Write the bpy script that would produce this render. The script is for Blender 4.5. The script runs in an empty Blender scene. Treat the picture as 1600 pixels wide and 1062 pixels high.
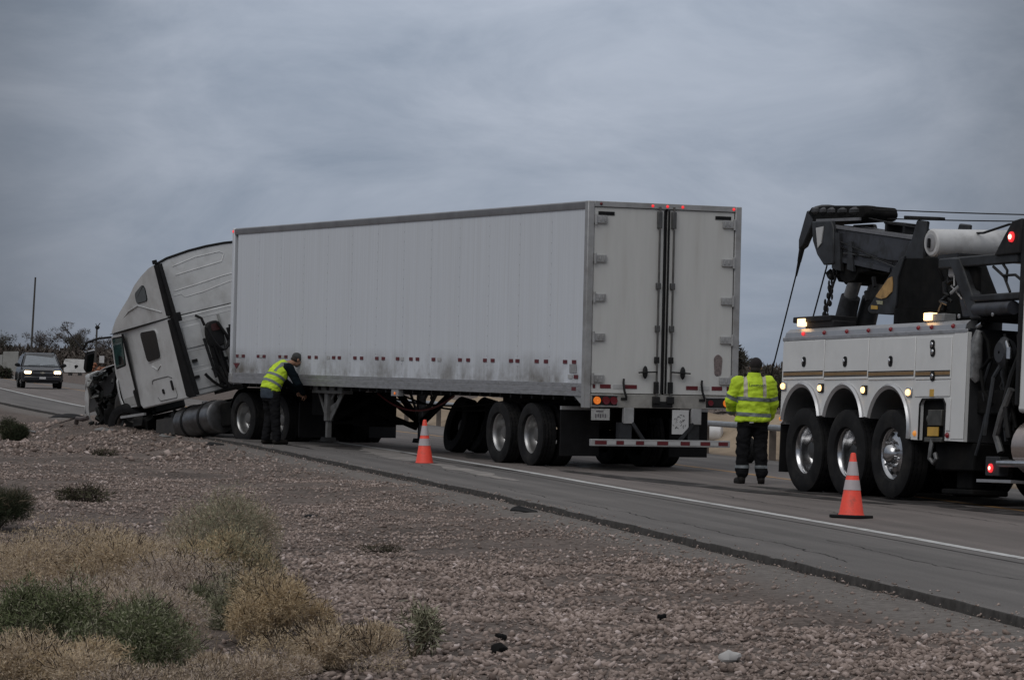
import bpy, bmesh, math, random
import numpy as np
from mathutils import Vector, Matrix, noise as mn
random.seed(7); rng = np.random.default_rng(11)
S = bpy.context.scene
COL = S.collection
rad = math.radians

# ------------------------------------------------------------------ camera
def look_matrix(pitch, roll, z):
    p, r = pitch, roll
    F = Vector((0, math.cos(p), math.sin(p))); U = Vector((0, -math.sin(p), math.cos(p))); R = Vector((1, 0, 0))
    c, s = math.cos(r), math.sin(r)
    R2 = R*c + U*s; U2 = U*c - R*s
    return Matrix(((R2.x, U2.x, -F.x, 0), (R2.y, U2.y, -F.y, 0), (R2.z, U2.z, -F.z, z), (0, 0, 0, 1)))
EYE = 1.549
cam = bpy.data.cameras.new('camera'); cam_o = bpy.data.objects.new('camera', cam); COL.objects.link(cam_o)
cam.sensor_width = 36; cam.lens = 5632/1600*36; cam.clip_start = .5; cam.clip_end = 20000
cam_o.matrix_world = look_matrix(math.atan((574.9-531)/5632), rad(1.289), EYE)
S.camera = cam_o

# ------------------------------------------------------------------ sky, sun, exposure
SUN_EL, SUN_AZ = rad(44), rad(-150)          # azimuth from +Y towards +X: behind the camera, to the left
w = bpy.data.worlds.new('World'); S.world = w; w.use_nodes = True
nt = w.node_tree; nt.nodes.clear()
def wn(t, **k):
    n = nt.nodes.new(t)
    for a, b in k.items(): setattr(n, a, b)
    return n
out = wn('ShaderNodeOutputWorld'); bg = wn('ShaderNodeBackground'); bg.inputs[1].default_value = .1
sky = wn('ShaderNodeTexSky', sky_type='NISHITA', sun_disc=False, sun_elevation=SUN_EL, sun_rotation=SUN_AZ, air_density=1.0, dust_density=3.0)
hs = wn('ShaderNodeHueSaturation'); hs.inputs['Saturation'].default_value = .25; hs.inputs['Value'].default_value = .35
nt.links.new(sky.outputs[0], hs.inputs['Color'])
tc = wn('ShaderNodeTexCoord')
mp = wn('ShaderNodeMapping'); mp.inputs['Scale'].default_value = (1, 1, 2.5)
mp.inputs['Rotation'].default_value = (0, rad(5), 0)
nt.links.new(tc.outputs['Generated'], mp.inputs[0])
n1 = wn('ShaderNodeTexNoise'); n1.inputs['Scale'].default_value = 13; n1.inputs['Detail'].default_value = 7; n1.inputs['Roughness'].default_value = .60; n1.inputs['Distortion'].default_value = .5
nt.links.new(mp.outputs[0], n1.inputs['Vector'])
rp = wn('ShaderNodeValToRGB')
e = rp.color_ramp.elements
e[0].position = .30; e[0].color = (1.14, 1.36, 1.72, 1)
e[1].position = .72; e[1].color = (1.83, 2.04, 2.42, 1)
nt.links.new(n1.outputs['Fac'], rp.inputs[0])
# brighter overhead, as any overcast sky is
sx = wn('ShaderNodeSeparateXYZ'); nt.links.new(tc.outputs['Generated'], sx.inputs[0])
mr = wn('ShaderNodeMapRange'); mr.inputs[1].default_value = 0; mr.inputs[2].default_value = 1; mr.inputs[3].default_value = .97; mr.inputs[4].default_value = 4.3
nt.links.new(sx.outputs['Z'], mr.inputs[0])
vm = wn('ShaderNodeVectorMath', operation='SCALE'); nt.links.new(rp.outputs[0], vm.inputs[0]); 
# thinner cloud low in the north: the sky is palest behind the trailer
dp = wn('ShaderNodeVectorMath', operation='DOT_PRODUCT'); nrm = wn('ShaderNodeVectorMath', operation='NORMALIZE'); nt.links.new(tc.outputs['Generated'], nrm.inputs[0]); nt.links.new(nrm.outputs[0], dp.inputs[0])
dp.inputs[1].default_value = Vector((.0, 1, .055)).normalized()
pm_ = wn('ShaderNodeMapRange', interpolation_type='SMOOTHERSTEP'); pm_.inputs[1].default_value = math.cos(rad(10)); pm_.inputs[2].default_value = 1; pm_.inputs[3].default_value = 1; pm_.inputs[4].default_value = 2.05
nt.links.new(dp.outputs['Value'], pm_.inputs[0]); mu_ = wn('ShaderNodeMath', operation='MULTIPLY'); nt.links.new(pm_.outputs[0], mu_.inputs[0]); nt.links.new(mr.outputs[0], mu_.inputs[1])
nt.links.new(mu_.outputs[0], vm.inputs['Scale'])
mx = wn('ShaderNodeMix', data_type='RGBA'); mx.inputs[0].default_value = .9
# the cloud overhead is whiter than the blue grey bank along the horizon
wz = wn('ShaderNodeMix', data_type='RGBA', blend_type='MULTIPLY'); wz.inputs[7].default_value = (1.16, 1.03, .88, 1); zf = wn('ShaderNodeMapRange'); zf.inputs[1].default_value = .16; zf.inputs[2].default_value = .55
nt.links.new(sx.outputs['Z'], zf.inputs[0]); nt.links.new(zf.outputs[0], wz.inputs[0]); nt.links.new(vm.outputs[0], wz.inputs[6])
nt.links.new(hs.outputs[0], mx.inputs[6]); nt.links.new(wz.outputs[2], mx.inputs[7])
nt.links.new(mx.outputs[2], bg.inputs[0]); nt.links.new(bg.outputs[0], out.inputs[0])
sl = bpy.data.lights.new('sun', 'SUN'); sl.energy = .72; sl.angle = rad(40); sl.color = (1, .98, .955)
so = bpy.data.objects.new('sun', sl); COL.objects.link(so)
d = Vector((math.sin(SUN_AZ)*math.cos(SUN_EL), math.cos(SUN_AZ)*math.cos(SUN_EL), math.sin(SUN_EL)))
so.rotation_euler = d.to_track_quat('Z', 'Y').to_euler(); so.location = (-20, -20, 40)
vs = S.view_settings; vs.view_transform = 'Standard'; vs.look = 'None'; vs.gamma = 1; vs.exposure = 0; vs.use_curve_mapping = False

# ------------------------------------------------------------------ materials
MATS = {}
def mat(name, col, rough=.7, metal=0, var=.2, scale=6, stretch=(1, 1, 1), bump=0, bscale=40, dirt=None, damt=.5, dscale=2.5, island=0, emis=None, estr=0, spec=.5, dlo=.5, dhi=.72, alpha=None):
    if name in MATS: return MATS[name]
    m = bpy.data.materials.new(name); m.use_nodes = True; t = m.node_tree; N = t.nodes; L = t.links
    b = N['Principled BSDF']; b.inputs['Roughness'].default_value = rough; b.inputs['Metallic'].default_value = metal; b.inputs['Specular IOR Level'].default_value = spec
    g = N.new('ShaderNodeNewGeometry'); mpn = N.new('ShaderNodeMapping'); mpn.inputs['Scale'].default_value = stretch
    L.new(g.outputs['Position'], mpn.inputs[0])
    no = N.new('ShaderNodeTexNoise'); no.inputs['Scale'].default_value = scale; no.inputs['Detail'].default_value = 6; no.inputs['Roughness'].default_value = .6
    L.new(mpn.outputs[0], no.inputs['Vector'])
    r = N.new('ShaderNodeValToRGB')
    a, c = 1-var, 1+var
    r.color_ramp.elements[0].position = .3; r.color_ramp.elements[0].color = tuple(x*a for x in col)+(1,)
    r.color_ramp.elements[1].position = .7; r.color_ramp.elements[1].color = tuple(min(1, x*c) for x in col)+(1,)
    L.new(no.outputs['Fac'], r.inputs[0]); cur = r.outputs[0]
    if dirt:
        n2 = N.new('ShaderNodeTexNoise'); n2.inputs['Scale'].default_value = dscale; n2.inputs['Detail'].default_value = 8; n2.inputs['Roughness'].default_value = .65
        L.new(mpn.outputs[0], n2.inputs['Vector'])
        m2 = N.new('ShaderNodeMapRange'); m2.inputs[1].default_value = dlo; m2.inputs[2].default_value = dhi; m2.inputs[3].default_value = 0; m2.inputs[4].default_value = damt
        L.new(n2.outputs['Fac'], m2.inputs[0])
        mm = N.new('ShaderNodeMix'); mm.data_type = 'RGBA'; L.new(m2.outputs[0], mm.inputs[0]); L.new(cur, mm.inputs[6]); mm.inputs[7].default_value = tuple(dirt)+(1,)
        cur = mm.outputs[2]
    if island:
        h = N.new('ShaderNodeHueSaturation'); mr2 = N.new('ShaderNodeMapRange'); mr2.inputs[3].default_value = 1-island; mr2.inputs[4].default_value = 1+island
        L.new(g.outputs['Random Per Island'], mr2.inputs[0]); L.new(mr2.outputs[0], h.inputs['Value']); L.new(cur, h.inputs['Color']); cur = h.outputs[0]
    L.new(cur, b.inputs['Base Color'])
    if bump:
        n3 = N.new('ShaderNodeTexNoise'); n3.inputs['Scale'].default_value = bscale; n3.inputs['Detail'].default_value = 4; L.new(g.outputs['Position'], n3.inputs['Vector'])
        bp = N.new('ShaderNodeBump'); bp.inputs['Strength'].default_value = min(1, bump*10); bp.inputs['Distance'].default_value = bump; L.new(n3.outputs['Fac'], bp.inputs['Height']); L.new(bp.outputs[0], b.inputs['Normal'])
    if emis:
        b.inputs['Emission Color'].default_value = tuple(emis)+(1,); b.inputs['Emission Strength'].default_value = estr
    MATS[name] = m; m['cur'] = ''
    return m

def trailer_white():
    """white sheet metal with vertical rain streaks and a band of road grime low on the wall"""
    m = mat('trailer_white', (.645, .675, .72), .42, var=.055, scale=3, stretch=(6, 6, .10), dirt=(.47, .47, .46), damt=.32, dscale=2.2, dlo=.45, dhi=.8)
    t = m.node_tree; N = t.nodes; L = t.links; b = N['Principled BSDF']; cur = b.inputs['Base Color'].links[0].from_socket
    g = N.new('ShaderNodeNewGeometry'); s = N.new('ShaderNodeSeparateXYZ'); L.new(g.outputs['Position'], s.inputs[0])
    z = N.new('ShaderNodeMapRange'); z.inputs[1].default_value = 1.85; z.inputs[2].default_value = 1.42; L.new(s.outputs['Z'], z.inputs[0])
    n = N.new('ShaderNodeTexNoise'); n.inputs['Scale'].default_value = 1.0; n.inputs['Detail'].default_value = 9; n.inputs['Roughness'].default_value = .68
    L.new(g.outputs['Position'], n.inputs['Vector'])
    r = N.new('ShaderNodeMapRange'); r.inputs[1].default_value = .38; r.inputs[2].default_value = .64; L.new(n.outputs['Fac'], r.inputs[0])
    k = N.new('ShaderNodeMath'); k.operation = 'MULTIPLY'; L.new(z.outputs[0], k.inputs[0]); L.new(r.outputs[0], k.inputs[1])
    x = N.new('ShaderNodeMix'); x.data_type = 'RGBA'; L.new(k.outputs[0], x.inputs[0]); L.new(cur, x.inputs[6]); x.inputs[7].default_value = (.15, .135, .115, 1)
    L.new(x.outputs[2], b.inputs['Base Color'])
    return m
WHITE_TR = trailer_white()
DOOR_WHITE = mat('door_white', (.56, .56, .545), .5, var=.05, scale=5, stretch=(2.5, 2.5, .25), dirt=(.33, .31, .28), damt=.45, dscale=2.5, dlo=.5, dhi=.8)
CAB_WHITE = mat('cab_white', (.60, .605, .605), .33, var=.06, scale=3, dirt=(.27, .26, .24), damt=.6, dscale=1.9, dlo=.48, dhi=.78)
WRECK_WHITE = mat('wrecker_white', (.70, .70, .69), .25, var=.04, scale=3, dirt=(.46, .45, .43), damt=.35, dscale=2, dlo=.52, dhi=.8)
ALU = mat('aluminium', (.46, .46, .47), .42, .75, var=.14, scale=4, stretch=(1.5, 1.5, 6), dirt=(.2, .19, .17), damt=.5, dscale=3)
GALV = mat('galvanised_steel', (.40, .40, .40), .5, .5, var=.15, scale=6, dirt=(.2, .18, .16), damt=.5)
CHROME = mat('chrome', (.56, .56, .57), .22, 1, var=.15, scale=9, dirt=(.2, .19, .17), damt=.35)
RIM = mat('polished_rim', (.36, .36, .36), .36, .9, var=.15, scale=8, dirt=(.25, .23, .2), damt=.4)
RUBBER = mat('tyre_rubber', (.016, .016, .017), .85, var=.25, scale=6, dirt=(.042, .039, .035), damt=.6, dscale=3, bump=.003, bscale=60, spec=.15)
BLACK = mat('black_steel', (.016, .016, .017), .6, .0, var=.3, scale=5, dirt=(.04, .036, .032), damt=.5, spec=.18)
DARK = mat('dark_grease_and_shade', (.008, .008, .008), .75, var=.4, scale=6, dirt=(.022, .019, .017), damt=.5, spec=.08)
BPLAST = mat('black_plastic', (.013, .013, .014), .6, var=.2, dirt=(.034, .032, .03), damt=.5, spec=.15)
BOOMGREY = mat('boom_grey', (.052, .055, .066), .42, .1, var=.35, scale=4, dirt=(.014, .013, .012), damt=.85, dscale=4, dlo=.45, dhi=.62, spec=.35)
DGREY = mat('dark_grey_paint', (.030, .032, .036), .45, .0, var=.35, scale=4, dirt=(.010, .009, .008), damt=.8, dlo=.45, dhi=.62, spec=.3)
GLASS_D = mat('dark_glass', (.012, .014, .016), .08, var=.1, spec=.6)
GLASS_T = mat('teal_reflection_glass', (.035, .075, .072), .08, var=.4, scale=2.5, spec=.6)  # teal window reflection is put into the glass colour
MIRROR = mat('mirror_glass', (.03, .04, .04), .06, .3, var=.1)
REDTAPE = mat('red_tape', (.11, .010, .014), .4, var=.15)
WHTAPE = mat('white_tape', (.42, .42, .42), .4, var=.1)
REDLENS = mat('red_lens', (.13, .01, .016), .2, var=.1)
REDLIT = mat('red_lamp_lit', (.5, .03, .03), .3, emis=(1, .04, .05), estr=.8)
AMBLIT = mat('amber_lamp_lit', (.8, .3, .05), .3, emis=(1, .16, .01), estr=.32)
AMBCORE = mat('amber_lamp_core', (.9, .6, .2), .3, emis=(1, .60, .26), estr=2.6)
WARMLIT = mat('warm_work_lamp_lit', (.9, .7, .4), .3, emis=(1, .60, .28), estr=2.8)
AMBDIM = mat('amber_marker', (.55, .2, .03), .3, emis=(1, .4, .08), estr=.35)
HEADLIT = mat('headlamp_lit', (.9, .75, .5), .2, emis=(1, .72, .42), estr=9)
ORANGE = mat('cone_orange', (.93, .078, .045), .55, var=.12, scale=9, dirt=(.22, .07, .05), damt=.6, dscale=9, dlo=.5, dhi=.7)
COLLAR = mat('cone_collar', (.50, .45, .46), .45, var=.08)
HIVIS = mat('hi_vis_yellow', (.53, .73, .03), .75, var=.14, scale=5, bump=.006, bscale=14)
SILVER = mat('silver_band', (.15, .175, .175), .5, var=.1)
PALEBAND = mat('pale_band', (.50, .46, .38), .5, var=.08)
CLOTH_D = mat('dark_trousers', (.015, .015, .0165), .95, var=.25, bump=.006, bscale=14, spec=.03)
CLOTH_N = mat('dark_navy_shirt', (.009, .014, .018), .95, var=.25, bump=.006, bscale=16, spec=.04)
DENIM = mat('denim_shirt_tail', (.04, .055, .075), .9, var=.2)
SKIN = mat('skin', (.32, .17, .11), .6, var=.1)
HAIR = mat('dark_hair', (.02, .015, .012), .8, var=.2)
CAPMAT = mat('dark_cap', (.018, .014, .015), .95, var=.2, bump=.004, bscale=60)
BOOT = mat('boot_leather', (.013, .011, .010), .7, var=.3, spec=.15)
GOLD = mat('gold_stripe', (.23, .135, .05), .4, var=.15)
YELLOW_DECAL = mat('yellow_decal', (.55, .33, .06), .5, var=.15)
TAN_DECAL = mat('tan_decal', (.42, .25, .09), .5, var=.35, scale=9)
PAPER = mat('paper_white', (.5, .5, .5), .7, var=.08)
SUVPAINT = mat('charcoal_car_paint', (.024, .025, .029), .2, .3, var=.1, spec=.7)
WINDSCREEN = mat('windscreen', (.17, .19, .21), .1, var=.15, spec=.6)
TARMARK = mat('tar_mark', (.034, .031, .030), .85, var=.4, scale=3, dirt=(.11, .10, .097), damt=.8, dscale=2.5, dlo=.5, dhi=.62, spec=.15)
ASH = None

# ------------------------------------------------------------------ mesh helpers
class MB:
    def __init__(s): s.v = []; s.f = []; s.m = []; s.mi = 0
    def add(s, vs_, fs):
        k = len(s.v); s.v += [tuple(p) for p in vs_]; s.f += [tuple(i+k for i in f) for f in fs]; s.m += [s.mi]*len(fs); return s
    def box(s, x0, x1, y0, y1, z0, z1, M=None):
        P = [Vector((x, y, z)) for x in (x0, x1) for y in (y0, y1) for z in (z0, z1)]
        if M is not None: P = [M @ p for p in P]
        return s.add(P, [(0, 1, 3, 2), (4, 6, 7, 5), (0, 4, 5, 1), (2, 3, 7, 6), (0, 2, 6, 4), (1, 5, 7, 3)])
    def bar(s, p, q, a, b, up=(0, 0, 1)):
        p, q = Vector(p), Vector(q); d = q-p; L = d.length; d.normalize(); u = Vector(up)
        if abs(d.dot(u)) > .98: u = Vector((1, 0, 0))
        x = d.cross(u).normalized(); z = x.cross(d)
        P = [p+d*(L*i)+x*(a/2*j)+z*(b/2*k) for i in (0, 1) for j in (-1, 1) for k in (-1, 1)]
        return s.add(P, [(0, 1, 3, 2), (4, 6, 7, 5), (0, 4, 5, 1), (2, 3, 7, 6), (0, 2, 6, 4), (1, 5, 7, 3)])
    def prism(s, poly, ax, a, b):
        """poly: 2-D points in the two other axes (in xyz order), extruded along axis ax from a to b"""
        n = len(poly)
        def mk(p, t):
            q = list(p); q.insert(ax, t); return q
        P = [mk(p, a) for p in poly]+[mk(p, b) for p in poly]
        F = [tuple(range(n))[::-1], tuple(range(n, 2*n))]+[(i, (i+1) % n, n+(i+1) % n, n+i) for i in range(n)]
        return s.add(P, F)
    def ring(s, rings, cap=True, closed=True):
        n = len(rings[0]); k = len(rings); P = [p for r in rings for p in r]; F = []
        for i in range(k-1):
            for j in range(n if closed else n-1):
                F.append((i*n+j, i*n+(j+1) % n, (i+1)*n+(j+1) % n, (i+1)*n+j))
        if cap: F += [tuple(range(n))[::-1], tuple(range((k-1)*n, k*n))]
        return s.add(P, F)
    def cyl(s, p, q, r0, r1=None, n=16, cap=True):
        return s.tube([p, q], [r0, r0 if r1 is None else r1], n, cap)
    def tube(s, pts, r, n=8, cap=True, flat=1.0):
        pts = [Vector(p) for p in pts]; R = r if isinstance(r, (list, tuple)) else [r]*len(pts); rings = []; x = None
        for i, p in enumerate(pts):
            d = (pts[min(i+1, len(pts)-1)]-pts[max(i-1, 0)])
            if d.length < 1e-9: d = Vector((0, 0, 1))
            d.normalize()
            if x is None:
                u = Vector((0, 0, 1)) if abs(d.z) < .9 else Vector((0, 1, 0)); x = d.cross(u).normalized()
            else:
                x = (x-d*x.dot(d)).normalized()
            y = d.cross(x)
            rings.append([p+(x*math.cos(2*math.pi*j/n)+y*math.sin(2*math.pi*j/n)*flat)*R[i] for j in range(n)])
        return s.ring(rings, cap)
    def lathe(s, prof, o, ax, n=24, cap=False):
        """prof: (distance along axis, radius)"""
        o = Vector(o); a = Vector(ax).normalized(); u = Vector((0, 0, 1)) if abs(a.z) < .9 else Vector((1, 0, 0))
        x = a.cross(u).normalized(); y = a.cross(x)
        return s.ring([[o+a*t+(x*math.cos(2*math.pi*j/n)+y*math.sin(2*math.pi*j/n))*r for j in range(n)] for t, r in prof], cap)
    def ell(s, c, r, n=12, k=8, M=None):
        c = Vector(c); rings = []
        for i in range(k+1):
            th = math.pi*min(max(i/k, .02), .98)
            rg = [Vector((r[0]*math.sin(th)*math.cos(2*math.pi*j/n), r[1]*math.sin(th)*math.sin(2*math.pi*j/n), -r[2]*math.cos(th))) for j in range(n)]
            rings.append([c+(M @ p if M is not None else p) for p in rg])
        return s.ring(rings)
    def limb(s, pts, rs, n=14, k=4):
        """closed tube with round ends"""
        pts = [Vector(p) for p in pts]; d0 = (pts[0]-pts[1]).normalized(); d1 = (pts[-1]-pts[-2]).normalized()
        A, B = [], []; RA, RB = [], []
        for i in range(k):
            t = math.pi/2*(1-i/k) * .97
            A.append(pts[0]+d0*rs[0]*math.sin(t)); RA.append(rs[0]*math.cos(t))
            B.append(pts[-1]+d1*rs[-1]*math.sin(math.pi/2*.97-t+math.pi/2*.03)); RB.append(rs[-1]*math.cos(math.pi/2*(i+1)/k*.97))
        B = [pts[-1]+d1*rs[-1]*math.sin(math.pi/2*(i+1)/k*.97) for i in range(k)]
        return s.tube(A+pts+B, RA+list(rs)+RB, n)
    def mesh(s, name, smooth=35):
        me = bpy.data.meshes.new(name); me.from_pydata(s.v, [], s.f)
        bm = bmesh.new(); bm.from_mesh(me); bmesh.ops.recalc_face_normals(bm, faces=bm.faces); bm.to_mesh(me); bm.free()
        if smooth:
            me.polygons.foreach_set('use_smooth', [True]*len(me.polygons)); me.set_sharp_from_angle(angle=rad(smooth))
        if any(s.m): me.polygons.foreach_set('material_index', s.m)
        me.update(); return me
    def build(s, name, m, parent=None, smooth=35, bevel=0, M=None):
        me = s.mesh(name, smooth)
        for q in (m if isinstance(m, (list, tuple)) else [m]): me.materials.append(q)
        return link(name, me, parent, M, bevel)
def link(name, me, parent=None, M=None, bevel=0):
    o = bpy.data.objects.new(name, me); COL.objects.link(o)
    if parent: o.parent = parent
    if M is not None: o.matrix_local = M
    if bevel:
        b = o.modifiers.new('bevel', 'BEVEL'); b.width = bevel; b.segments = 2; b.limit_method = 'ANGLE'; b.angle_limit = rad(40)
    return o
def tag(o, label=None, cat=None, group=None, kind=None):
    for k, v_ in (('label', label), ('category', cat), ('group', group), ('kind', kind)):
        if v_: o[k] = v_
    return o
def tag_stuff(o): o['kind'] = 'stuff'; return o
def thing(name, label, cat, M=None, loc=None, rz=0, group=None):
    o = bpy.data.objects.new(name, None); COL.objects.link(o); o.empty_display_size = .3
    if M is not None: o.matrix_world = M
    elif loc is not None: o.location = loc; o.rotation_euler = (0, 0, rz)
    return tag(o, label, cat, group)
def again(o, parent, M):
    c = o.copy(); COL.objects.link(c); c.parent = parent; c.matrix_local = M
    return c
def frame(pos, yaw, pitch=0, roll=0):
    """x forward, y left, z up; yaw left of +Y, pitch nose down, roll to the left"""
    y, p, r = rad(yaw), rad(pitch), rad(roll)
    f = Vector((-math.sin(y), math.cos(y), 0)); l = Vector((-math.cos(y), -math.sin(y), 0)); u = Vector((0, 0, 1))
    f2 = f*math.cos(p)-u*math.sin(p); u2 = u*math.cos(p)+f*math.sin(p)
    l3 = l*math.cos(r)-u2*math.sin(r); u3 = u2*math.cos(r)+l*math.sin(r)
    return Matrix(((f2.x, l3.x, u3.x, pos[0]), (f2.y, l3.y, u3.y, pos[1]), (f2.z, l3.z, u3.z, pos[2]), (0, 0, 0, 1)))
T = Matrix.Translation
def RZ(a): return Matrix.Rotation(rad(a), 4, 'Z')
def rrect(x0, x1, y0, y1, r, n=4):
    P = []
    for cx, cy, a in ((x1-r, y1-r, 0), (x0+r, y1-r, 90), (x0+r, y0+r, 180), (x1-r, y0+r, 270)):
        for i in range(n+1):
            t = rad(a+90*i/n); P.append((cx+r*math.cos(t), cy+r*math.sin(t)))
    return P
def rpoly(pts, r, n=3):
    """round the corners of a convex polygon"""
    P = []; k = len(pts)
    for i in range(k):
        a, b, c = Vector(pts[i-1]), Vector(pts[i]), Vector(pts[(i+1) % k])
        u = (a-b).normalized()*r+b; w_ = (c-b).normalized()*r+b
        for j in range(n+1):
            t = j/n; q = u*(1-t)**2+b*2*t*(1-t)+w_*t*t; P.append((q.x, q.y))
    return P
def sag(p, q, d, n=10):
    p, q = Vector(p), Vector(q)
    return [p.lerp(q, i/n)-Vector((0, 0, 4*d*(i/n)*(1-i/n))) for i in range(n+1)]

# ------------------------------------------------------------------ road and ground
def smooth_curve(pts, lo, hi, step=1.0, win=11):
    P = np.array(pts); Y = np.arange(lo, hi, step); X = np.interp(Y, P[:, 0], P[:, 1])
    pad = win//2; Xp = np.r_[2*X[0]-X[pad:0:-1], X, 2*X[-1]-X[-2:-pad-2:-1]]
    k = np.hanning(win+2)[1:-1]; k /= k.sum(); X = np.convolve(Xp, k, 'valid'); return Y, X
WL = [(-40, 15.6), (10, 7.95), (31.28, 4.48), (37.65, 3.38), (46.28, 1.69), (52.91, .51), (60.89, -1.04), (75, -4.25), (92, -8.1), (115.92, -13.7), (146, -19.4), (178.8, -25.4), (400, -67), (4000, -745)]
EL = [(-40, 13.9), (10, 5.75), (23.99, 3.28), (28.64, 2.58), (35.69, 1.31), (41.53, .34), (49.53, -1.19), (60.49, -3.36), (67.84, -4.75), (90.86, -10.4), (106.76, -14.0), (122.75, -17.35), (146, -21.8), (178.8, -27.8), (400, -69.4), (4000, -747)]
def zr(y):
    """the road climbs a few centimetres towards the wreck"""
    t = np.clip((np.asarray(y, float)-46)/24, 0, 1); return .07*t*t*(3-2*t)
def lift(P): return [(y*(1-float(zr(y))/EYE), x*(1-float(zr(y))/EYE)) for y, x in P]
WL, EL = lift(WL), lift(EL)
_WY, _WX = smooth_curve(WL, -40, 400); _EY, _EX = smooth_curve(EL, -40, 400)
def wx(y): return np.where(np.asarray(y) < 395, np.interp(y, _WY, _WX), -67-(np.asarray(y)-400)*.1883)
def ex(y): return np.where(np.asarray(y) < 395, np.interp(y, _EY, _EX), -69.4-(np.asarray(y)-400)*.1883)
FAR_EDGE = 6.35
def fbm(x, y, oct=4, seed=0):
    """cheap smooth value noise on numpy arrays"""
    out_ = np.zeros_like(x, dtype=float); amp = 1.0; fr = 1.0
    for o in range(oct):
        xi = np.floor(x*fr).astype(np.int64); yi = np.floor(y*fr).astype(np.int64); xf = x*fr-xi; yf = y*fr-yi
        def h(a, b): return ((np.sin(a*127.1+b*311.7+seed*17.3+o*71.7)*43758.5453) % 1.0)
        u = xf*xf*(3-2*xf); v = yf*yf*(3-2*yf)
        out_ += amp*((h(xi, yi)*(1-u)+h(xi+1, yi)*u)*(1-v)+(h(xi, yi+1)*(1-u)+h(xi+1, yi+1)*u)*v-.5)
        amp *= .5; fr *= 2.03
    return out_
def gz(x, y):
    """height of the natural ground"""
    x = np.asarray(x, float); y = np.asarray(y, float)
    s = ex(y)-x                                   # distance out from the near pavement edge
    z = np.where(s > 0, -.048-.07*np.clip(s-.3, 0, 3)/3+.014*fbm(x*2.3, y*2.3, 3, 8), -.16)
    near = np.clip((120-y)/60, 0, 1)
    z = z+np.where(s > .1, near*(.10*fbm(x*.55, y*.4, 3, 1)+.035*fbm(x*3.1, y*3.1, 3, 2))*np.clip((s-.1)/.9, 0, 1), 0)
    # ridge of dirt ploughed up in front of the tractor
    z = z+(.12+.10*fbm(x*1.3, y*1.1, 3, 15))*np.exp(-((s-1.6)/1.1)**2)*np.exp(-((y-75)/8)**2)
    z = z+.22*np.exp(-((x+8.9)/.9)**2-((y-77.0)/1.6)**2)+.12*np.exp(-((x+7.6)/.7)**2-((y-73.5)/1.3)**2)
    # bank beyond the far side of the road
    f = x-wx(y)-FAR_EDGE-.55
    bank = .62*np.clip(f/1.7, 0, 1)**1.8*(1+.5*fbm(x*1.5, y*1.5, 3, 5))
    bank = bank*np.clip((125-y)/20, 0, 1)*np.clip((y-38)/8, 0, 1)
    z = np.where(f > 0, -.04+bank, z)
    # low earth bank on the far left and a rise far off
    z = z+1.9*np.exp(-((x+45.2)/2.6)**2-((y-303)/9)**2)
    return z+zr(y)
def grid_mesh(name, X, Y, Z, m, smooth=True, attr=None):
    r, c = X.shape; V = np.stack([X, Y, Z], -1).reshape(-1, 3).astype(np.float32)
    i = np.arange(r*c).reshape(r, c); F = np.stack([i[:-1, :-1], i[:-1, 1:], i[1:, 1:], i[1:, :-1]], -1).reshape(-1, 4)
    me = bpy.data.meshes.new(name); me.vertices.add(len(V)); me.vertices.foreach_set('co', V.ravel())
    me.loops.add(F.size); me.loops.foreach_set('vertex_index', F.ravel().astype(np.int32))
    me.polygons.add(len(F)); me.polygons.foreach_set('loop_start', np.arange(0, F.size, 4, dtype=np.int32))
    me.update(calc_edges=True); me.validate()
    if smooth: me.polygons.foreach_set('use_smooth', np.ones(len(F), bool))
    if attr is not None:
        a = me.attributes.new(attr[0], 'FLOAT', 'POINT'); a.data.foreach_set('value', attr[1].reshape(-1).astype(np.float32))
    me.materials.append(m); return link(name, me)

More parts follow.
